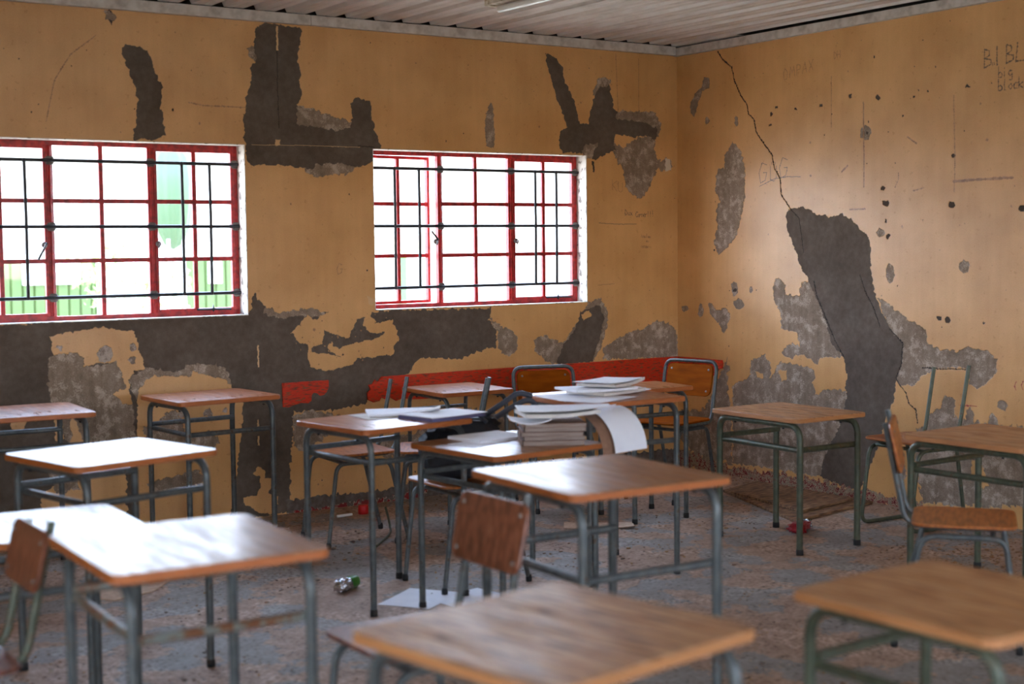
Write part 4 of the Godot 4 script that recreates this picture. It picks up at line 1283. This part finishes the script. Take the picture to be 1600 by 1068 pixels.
# a stacking chair facing local +x: bent side tubes, ply seat and (unless it is gone) a ply back
func chair(label: String, x: float, z: float, turn_deg: float, kind: String, wood: String, steel: String, top := 0.79, gap := 0.2, board := Vector2(0.335, 0.185)) -> Node3D:
	var t := thing("school_chair", label, "chair", Vector3(x, 0, z), deg_to_rad(turn_deg), "school chairs")
	var sm: Material = M[steel]
	var r := 0.0105
	var hw := gap / 2
	var seat_y := 0.44
	var loop := kind == "loop"
	if loop:
		hw = 0.178
	var st := mb()
	if loop:
		var c := []
		for p in [Vector3(0.14, seat_y - r, -hw), Vector3(-0.165, seat_y - r, -hw), Vector3(-0.23, top, -hw), Vector3(-0.23, top, hw), Vector3(-0.165, seat_y - r, hw), Vector3(0.14, seat_y - r, hw)]:
			c.append(p)
		tube(st, rounded_path(c, 0.055, 6), r, 10)
		obj("back_frame", st, sm, t)
	else:
		for k in [-1, 1]:
			st = mb()
			tube(st, rounded_path([Vector3(0.13, seat_y - r, k * hw), Vector3(-0.2, seat_y - r, k * hw), Vector3(-0.275, top - 0.012 * k, k * (hw + 0.005))], 0.06, 6), r, 10)
			obj("back_post", st, sm, t)
	# legs
	for k in [-1, 1]:
		var zz: float = k * 0.165
		var yy := seat_y - r * 3.2
		if kind == "sled":
			st = mb()
			tube(st, rounded_path([Vector3(-0.15, yy, zz), Vector3(0.14, yy, zz), Vector3(0.2, r, zz), Vector3(-0.21, r, zz)], 0.06, 6), r, 10)
			obj("sled_leg", st, sm, t)
			st = mb()
			tube(st, [Vector3(-0.13, yy, zz), Vector3(-0.2, r, zz)], r, 10)
			obj("leg", st, sm, t)
		else:
			for s in [-1, 1]:
				st = mb()
				tube(st, rounded_path([Vector3(0.19 if s > 0 else -0.235, 0.012, zz), Vector3(s * 0.14, yy, zz), Vector3(0, yy, zz)], 0.05, 5), r, 10)
				var leg := obj("leg", st, sm, t)
				st = mb()
				lathe(st, [Vector2(0.0001, 0), Vector2(r + 0.002, 0), Vector2(r + 0.003, 0.016), Vector2(r, 0.03)], 10, Transform3D(Basis.IDENTITY, Vector3(0.19 if s > 0 else -0.235, 0, zz)))
				obj("rubber_foot", st, M.rubber, leg)
	st = mb()
	tube(st, [Vector3(0.1, seat_y - r * 3.2, -0.165), Vector3(0.1, seat_y - r * 3.2, 0.165)], r * 0.9, 8)
	obj("cross_bar", st, sm, t)
	st = mb()
	plate(st, rounded_rect(0.36, 0.37, 0.05, 4), seat_y, seat_y + 0.012, 0.003)
	obj("seat", st, M[wood], t)
	if kind != "bare":
		if kind != "sled":
			# a slightly dished back board on the seat side of the posts
			var tall := board.y
			var wid := 0.315 if loop else board.x
			var y1 := top - (0.016 if loop else 0.006)
			var y0 := y1 - tall
			var lean := -0.075 / (top - seat_y)
			var front := 0.012 if not loop else 0.0
			var o := rounded_rect(wid, tall, 0.035, 4)
			st = mb()
			var turn := Transform3D(Basis(Vector3(0, 0, 1), Vector3(1, 0, 0), Vector3(lean, 1, 0).normalized()), Vector3(-0.2 + lean * ((y0 + y1) / 2 - seat_y) + front, (y0 + y1) / 2, 0))
			if loop:
				turn.origin.x = -0.165 - 0.065 * ((y0 + y1) / 2 - seat_y) / (top - seat_y) - 0.006
			plate(st, o, 0.0, 0.013, 0.004, turn)
			var back := obj("backrest", st, M[wood], t)
			for a in [-1, 1]:
				for b in [-1, 1]:
					st = mb()
					lathe(st, [Vector2(0.0001, 0.004), Vector2(0.006, 0.002), Vector2(0.007, 0.0)], 8, Transform3D(turn.basis, turn * Vector3(a * (wid / 2 - 0.03), 0.013, b * (tall / 2 - 0.03))))
					obj("screw", st, M.screw_metal, back)
	return t


func build_chairs() -> void:
	chair("chair with a dark scratched back, before the middle desk", -4.29, 4.0, 180, "posts", "wood_chair_dark", "steel_grey", 0.79, 0.24)
	chair("chair with a brown back at the left end of the shining front desk", -5.375, 3.525, 180, "posts", "wood_chair_dark", "steel_green", 0.77, 0.19, Vector2(0.29, 0.155))
	chair("chair with an orange back seen edge-on, at the right edge desk", -1.87, 3.79, -51, "posts", "wood_chair", "steel_grey", 0.81, 0.2)
	chair("orange brown chair standing in the corner by the red rail", -0.80, 0.86, 195, "loop", "wood_orange", "steel_grey", 0.77)
	chair("orange brown chair facing out from the middle of the red rail", -1.48, 0.70, 252, "loop", "wood_orange", "steel_grey", 0.76)
	chair("chair without a back behind the paper pads, left of its pair", -2.82, 0.82, 176, "bare", "wood_chair", "steel_grey", 0.79, 0.18)
	chair("chair without a back behind the paper pads, right of its pair", -2.44, 1.0, 150, "bare", "wood_chair", "steel_grey", 0.79, 0.2)
	chair("chair frame without a back on floor runners, against the right wall", -0.34, 2.24, 178, "sled", "wood_chair", "steel_green", 0.80, 0.22)
	chair("chair with the black bag on it, behind the pile of books", -2.86, 1.93, 180, "bare", "wood_chair", "steel_grey", 0.6, 0.2)


# ---------------------------------------------------------------- paper and bags

# one loose sheet or thin pad lying at a place, with a soft curl
func paper(called: String, label: String, category: String, at: Vector3, turn_deg: float, size: Vector2, thick: float, m: String, curl := 0.0, lift := 0.0, group := "") -> MeshInstance3D:
	var st := mb()
	var f := func(u: float, v: float) -> Vector3:
		var y := curl * pow(absf(u * 2 - 1), 2.0) * (0.6 + 0.4 * v) + lift * pow(maxf(0.0, (u + v) - 1.2) / 0.8, 2.0)
		return Vector3((u - 0.5) * size.x, y, (v - 0.5) * size.y)
	sheet(st, 8, 8, f, thick)
	var o := obj(called, st, M[m])
	o.position = at
	o.rotation.y = deg_to_rad(turn_deg)
	tag(o, label, category, group)
	return o


# an exercise book: cover folded round a block of pages
func book(label: String, at: Vector3, turn_deg: float, thick: float, cover: String) -> void:
	var t := thing("exercise_book", label, "book", at, deg_to_rad(turn_deg), "exercise books in the pile")
	var st := mb()
	bar(st, Vector3(-0.118, 0.0012, -0.1), Vector3(0.121, thick - 0.0012, 0.1), 0.001)
	obj("pages", st, M.page_edges, t)
	st = mb()
	box(st, Vector3(-0.125, 0, -0.103), Vector3(0.125, 0.0012, 0.103))
	box(st, Vector3(-0.125, thick - 0.0012, -0.103), Vector3(0.125, thick, 0.103))
	box(st, Vector3(-0.125, 0.0012, -0.103), Vector3(-0.1235, thick - 0.0012, 0.103))
	obj("cover", st, M[cover], t)


func build_papers() -> void:
	# the two pads on the orange desk
	var top := 0.7402
	paper("paper_pad", "white paper pad with a lifted corner on the orange desk, left one", "paper", Vector3(-3.1, top + 0.003, 1.85), -24, Vector2(0.30, 0.21), 0.01, "paper", 0.0, 0.03)
	paper("paper_sheet", "loose sheet poking out left under the left paper pad", "paper", Vector3(-3.17, top, 1.87), -4, Vector2(0.297, 0.21), 0.0015, "paper_aged", 0.002)
	paper("paper_pad", "wide white paper pad at the right front of the orange desk", "paper", Vector3(-3.03, top + 0.0, 2.06), 12, Vector2(0.30, 0.21), 0.014, "cover_blue", 0.0)
	paper("paper_sheet", "white top sheet of the wide pad on the orange desk", "paper", Vector3(-3.025, top + 0.0145, 2.06), 10, Vector2(0.305, 0.215), 0.002, "paper", 0.001)
	# on the book desk
	top = 0.6712
	paper("paper_pad", "white writing pad lying left of the pile of books", "paper", Vector3(-2.96, top, 2.31), 6, Vector2(0.26, 0.21), 0.012, "paper", 0.0)
	paper("paper_sheet", "thin sheet under the writing pad on the book desk", "paper", Vector3(-3.07, top, 2.40), 16, Vector2(0.2, 0.15), 0.001, "paper", 0.0)
	var y := top
	var looks := ["lowest book of the pile, with a brown cover", "second book from the bottom of the pile, dark cover", "third book from the bottom of the pile, light brown", "fourth book from the bottom of the pile, dark brown", "uppermost bound book of the pile, below the loose sheets"]
	for i in 5:
		var th: float = [0.02, 0.018, 0.016, 0.018, 0.014][i]
		book(looks[i], Vector3(-2.83 + [0.0, 0.004, -0.005, 0.006, 0.0][i], y, 2.56 + [0.0, -0.004, 0.006, 0.0, 0.004][i]), [-30, -28, -33, -29, -26][i], th, ["book_cover", "book_cover_dark", "book_cover", "book_cover_dark", "book_cover"][i])
		y += th + 0.0002
	paper("paper_sheet", "crumpled white sheet hanging from the left of the pile of books", "paper", Vector3(-2.92, y, 2.54), -30, Vector2(0.16, 0.2), 0.004, "paper", 0.018)
	paper("paper_stack", "loose grey white stack on top of the pile of books", "paper", Vector3(-2.80, y + 0.02, 2.56), -22, Vector2(0.30, 0.21), 0.014, "paper_aged", 0.004, 0.01)
	paper("paper_sheet", "widest white sheet crowning the pile of books", "paper", Vector3(-2.77, y + 0.044, 2.57), -30, Vector2(0.38, 0.22), 0.003, "paper", 0.003, 0.02)
	# an open exercise book bent over the edge of the desk
	var t := thing("open_book", "open exercise book bent over the desk end beside the pile", "book", Vector3(-2.585, 0.648, 2.545))
	var st := mb()
	sheet(st, 12, 4, func(u: float, v: float) -> Vector3: return Vector3(-0.06 + 0.16 * v, 0.135 + 0.008 * v - 0.165 * (1.0 - cos(u * 1.5)), 0.01 + 0.18 * sin(u * 1.5)), 0.003)
	obj("page", st, M.paper, t)
	st = mb()
	sheet(st, 12, 4, func(u: float, v: float) -> Vector3: return Vector3(-0.105 + 0.17 * v, 0.123 + 0.008 * v - 0.16 * (1.0 - cos(u * 1.5)), 0.0 + 0.172 * sin(u * 1.5)), 0.003)
	obj("cover", st, M.book_cover, t)
	# the heap on the desk in front of the corner chair
	top = 0.7833
	paper("paper_sheet", "bright sheet at the left corner of the paper heap desk", "paper", Vector3(-2.40, top, 2.09), -6, Vector2(0.21, 0.297), 0.0015, "paper", 0.0)
	paper("paper_sheet", "sheet overlapping the front edge of the paper heap desk", "paper", Vector3(-2.36, top + 0.002, 2.24), 20, Vector2(0.297, 0.21), 0.0015, "paper", 0.001)
	paper("paper_stack", "lowest thick stack of the paper heap", "paper", Vector3(-2.17, top + 0.004, 2.06), 14, Vector2(0.30, 0.215), 0.012, "paper_aged", 0.002)
	paper("paper_stack", "bluish middle stack of the paper heap, sticking out left", "paper", Vector3(-2.22, top + 0.019, 2.05), -8, Vector2(0.31, 0.21), 0.01, "paper", 0.003)
	paper("paper_stack", "upper stack of the paper heap with a folded right edge", "paper", Vector3(-2.12, top + 0.033, 2.03), 24, Vector2(0.28, 0.2), 0.012, "paper_aged", 0.004, 0.012)
	paper("paper_sheet", "white sheet lying highest on the paper heap", "paper", Vector3(-2.14, top + 0.051, 2.03), 20, Vector2(0.27, 0.2), 0.002, "paper", 0.004, 0.006)
	paper("paper_sheet", "creased sheet slipping right off the paper heap", "paper", Vector3(-2.02, top + 0.001, 1.99), -14, Vector2(0.2, 0.18), 0.002, "paper", 0.006)
	# black satchel on the chair behind the books
	t = thing("school_bag", "black cloth satchel with grey straps behind the desk with books", "bag", Vector3(-2.86, 0.453, 1.93), deg_to_rad(-25))
	st = mb()
	lump(st, Vector3(0.17, 0.115, 0.11), Vector3(0, 0.115, 0), 11, 0.25)
	obj("body", st, M.bag_cloth, t)
	st = mb()
	lump(st, Vector3(0.12, 0.05, 0.09), Vector3(0.04, 0.215, 0.0), 12, 0.3)
	obj("flap", st, M.bag_cloth, t)
	st = mb()
	lump(st, Vector3(0.14, 0.08, 0.04), Vector3(-0.02, 0.1, 0.13), 13, 0.2)
	obj("front_pocket", st, M.bag_cloth, t)
	for k in [0, 1]:
		st = mb()
		var a := Vector3(0.10 + k * 0.05, 0.26, -0.02 + k * 0.05)
		tube(st, rounded_path([a, a + Vector3(0.08, 0.05, 0.0), a + Vector3(0.16, 0.1 - k * 0.02, -0.02), a + Vector3(0.22, 0.08 - k * 0.12, -0.03)], 0.05), 0.012, 8)
		obj("strap", st, M.bag_strap, t)
	st = mb()
	tube(st, rounded_path([Vector3(-0.02, 0.24, 0.1), Vector3(0.05, 0.3, 0.09), Vector3(0.1, 0.25, 0.11)], 0.05), 0.009, 8)
	obj("handle", st, M.bag_strap, t)


# a soft creased lump of cloth
func lump(st: SurfaceTool, size: Vector3, at: Vector3, s: int, amount: float) -> void:
	var n := noise(2.2, 3, s)
	var rows := 18
	var cols := 28
	st.set_smooth_group(0)
	var p := func(i: int, k: int) -> Vector3:
		var v := -PI / 2 + PI * i / rows
		var u := TAU * (k % cols) / cols
		var d := Vector3(cos(v) * cos(u), sin(v), cos(v) * sin(u))
		var e := Vector3(signf(d.x) * pow(absf(d.x), 0.65), signf(d.y) * pow(absf(d.y), 0.7), signf(d.z) * pow(absf(d.z), 0.65))
		return at + e * size * (1.0 + n.get_noise_3dv(d * 1.3) * amount)
	for i in rows:
		for k in cols:
			quad(st, p.call(i, k), p.call(i, k + 1), p.call(i + 1, k + 1), p.call(i + 1, k))


# ---------------------------------------------------------------- on the floor

func build_floor_things() -> void:
	# two rough boards by the right wall, one on the other
	var boards := [[[-0.78, 1.84], [-0.44, 0.92], [-0.06, 0.8], [-0.04, 1.7]], [[-0.6, 1.72], [-0.5, 1.05], [-0.16, 0.92], [-0.12, 1.62]]]
	for i in 2:
		var o := PackedVector2Array()
		for p in boards[i]:
			o.append(Vector2(p[0], p[1]))
		var st := mb()
		plate(st, o, 0.0, 0.014, 0.002)
		var b := obj("plywood_board", st, M.board_dirty)
		b.position.y = 0.001 + i * 0.0145
		tag(b, ["large dirty plywood board flat on the floor by the right wall", "smaller plywood board lying on the large one by the right wall"][i], "board")
	paper("floor_paper", "white sheet on the floor under the book desk", "paper", Vector3(-3.17, 0.001, 2.09), 34, Vector2(0.297, 0.23), 0.0015, "paper", 0.002)
	paper("floor_paper", "white sheet on the floor, half hidden by the nearest desk", "paper", Vector3(-3.0, 0.001, 2.2), 10, Vector2(0.28, 0.2), 0.0015, "paper", 0.002)
	paper("floor_cardboard", "flat pale cardboard piece under the paper heap desk", "cardboard", Vector3(-1.64, 0.001, 1.3), -36, Vector2(0.36, 0.16), 0.003, "cardboard", 0.004, 0.01)
	var st := mb()
	plate(st, PackedVector2Array([Vector2(-0.2, -0.08), Vector2(0.0, -0.14), Vector2(0.18, -0.1), Vector2(0.2, 0.04), Vector2(0.04, 0.12), Vector2(-0.16, 0.1)]), 0.0, 0.006, 0.001)
	var cb := obj("floor_cardboard", st, M.cardboard)
	cb.position = Vector3(-4.1, 0.001, 1.22)
	cb.rotation.y = 0.4
	tag(cb, "torn brown cardboard on the floor between the left desks", "cardboard")
	# crisp packet
	var t := thing("crisp_packet", "crumpled red foil packet by the green legged desk", "packet", Vector3(-0.92, 0.0, 2.02), 0.5)
	st = mb()
	lump(st, Vector3(0.075, 0.022, 0.035), Vector3(0, 0.026, 0), 31, 0.7)
	obj("pouch", st, M.foil_red, t)
	for k in [-1, 1]:
		st = mb()
		lump(st, Vector3(0.012, 0.018, 0.034), Vector3(k * 0.078, 0.03, 0), 32 + k, 0.9)
		obj("end_seam", st, M.foil_silver if k > 0 else M.foil_red, t)
	# crushed can
	t = thing("crushed_can", "crushed silver and green drink can on the floor", "can", Vector3(-3.33, 0.0, 1.77), 0.55)
	st = mb()
	lump(st, Vector3(0.042, 0.026, 0.03), Vector3(-0.04, 0.029, 0), 41, 0.5)
	obj("crumpled_end", st, M.foil_silver, t)
	st = mb()
	lathe(st, [Vector2(0.0001, -0.0), Vector2(0.02, 0.0), Vector2(0.026, 0.012), Vector2(0.027, 0.06), Vector2(0.02, 0.075), Vector2(0.0001, 0.072)], 16, Transform3D(Basis(Vector3.FORWARD, PI / 2), Vector3(-0.01, 0.027, 0)), 0.06, 5)
	obj("body", st, M.can_green, t)
	# red cap and white stick below the back wall
	t = thing("red_cap", "small red bottle cap on the floor near the back wall", "cap", Vector3(-2.45, 0.0, 0.25), 0.0)
	st = mb()
	lathe(st, [Vector2(0.0001, 0.05), Vector2(0.022, 0.05), Vector2(0.027, 0.044), Vector2(0.028, 0.002), Vector2(0.025, 0.0), Vector2(0.024, 0.03), Vector2(0.0001, 0.032)], 20, Transform3D.IDENTITY, 0.02, 20)
	obj("cap_shell", st, M.plastic_red, t)
	t = thing("white_stick", "white plastic stick lying left of the red cap", "stick", Vector3(-2.58, 0.0, 0.27), 0.1)
	st = mb()
	tube(st, [Vector3(-0.04, 0.009, 0), Vector3(0.05, 0.009, 0.006)], 0.008, 8)
	obj("shaft", st, M.plastic_white, t)
	t = thing("bent_rod", "thin bent metal rod on the floor behind the orange desk", "rod", Vector3(-2.62, 0.0, 0.86), 0.0)
	st = mb()
	tube(st, rounded_path([Vector3(-0.2, 0.007, 0.22), Vector3(-0.02, 0.007, 0.02), Vector3(0.06, 0.007, -0.1), Vector3(0.05, 0.12, -0.14)], 0.08), 0.006, 8)
	obj("shaft", st, M.steel_green, t)
	# bits of plaster, paint and dry leaves: more than one could count
	var chip := mb()
	plate(chip, PackedVector2Array([Vector2(-0.5, -0.3), Vector2(0.1, -0.5), Vector2(0.55, -0.1), Vector2(0.3, 0.42), Vector2(-0.35, 0.38)]), 0.0, 0.18, 0.05)
	chip.generate_normals()
	var mm := MultiMesh.new()
	mm.transform_format = MultiMesh.TRANSFORM_3D
	mm.use_colors = true
	mm.mesh = chip.commit()
	mm.instance_count = 5200
	var r := RandomNumberGenerator.new()
	r.seed = 99
	var patches := noise(0.9, 3, 5)
	for i in mm.instance_count:
		var p := Vector3.ZERO
		for tries in 12:
			p = Vector3(r.randf_range(-5.2, -0.03), 0.0, r.randf_range(0.03, 4.6))
			if i % 4 == 0:
				p = Vector3(r.randf_range(-5.0, -0.05), 0, absf(r.randfn(0.03, 0.16)) + 0.02) if i % 8 else Vector3(-absf(r.randfn(0, 0.1)) - 0.02, 0, r.randf_range(0.1, 4.0))
				break
			if i % 7 == 1:
				p = Vector3(-0.62 + r.randfn(0, 0.22), 0, 3.0 + r.randfn(0, 0.3))
				p.x = minf(p.x, -0.03)
				break
			if patches.get_noise_2d(p.x, p.z) > 0.02:
				break
		var s := r.randf_range(0.005, 0.013) * (1.7 if r.randf() < 0.12 else 1.0)
		var b := Basis(Vector3.UP, r.randf() * TAU).rotated(Vector3.RIGHT, r.randfn(0, 0.25)).scaled(Vector3(s, s * r.randf_range(0.5, 1.4), s * r.randf_range(0.6, 1.2)))
		mm.set_instance_transform(i, Transform3D(b, p + Vector3(0, 0.001, 0)))
		var c: Color = [rgb(142, 112, 88), rgb(120, 92, 70), rgb(170, 150, 130), rgb(156, 120, 78), rgb(98, 82, 70), rgb(150, 140, 130)][r.randi() % 6]
		if i % 7 == 1:
			c = [rgb(134, 96, 56), rgb(118, 84, 50), rgb(150, 112, 70)][r.randi() % 3]
		mm.set_instance_color(i, c.srgb_to_linear())
	var cm := StandardMaterial3D.new()
	cm.resource_name = "chips"
	cm.vertex_color_use_as_albedo = true
	cm.roughness = 0.9
	var mmi := MultiMeshInstance3D.new()
	mmi.name = "debris"
	mmi.multimesh = mm
	mmi.material_override = cm
	mmi.set_meta("kind", "stuff")
	tag(mmi, "flakes of plaster, paint and dry leaf scattered over the floor", "debris")
	add_child(mmi, true)
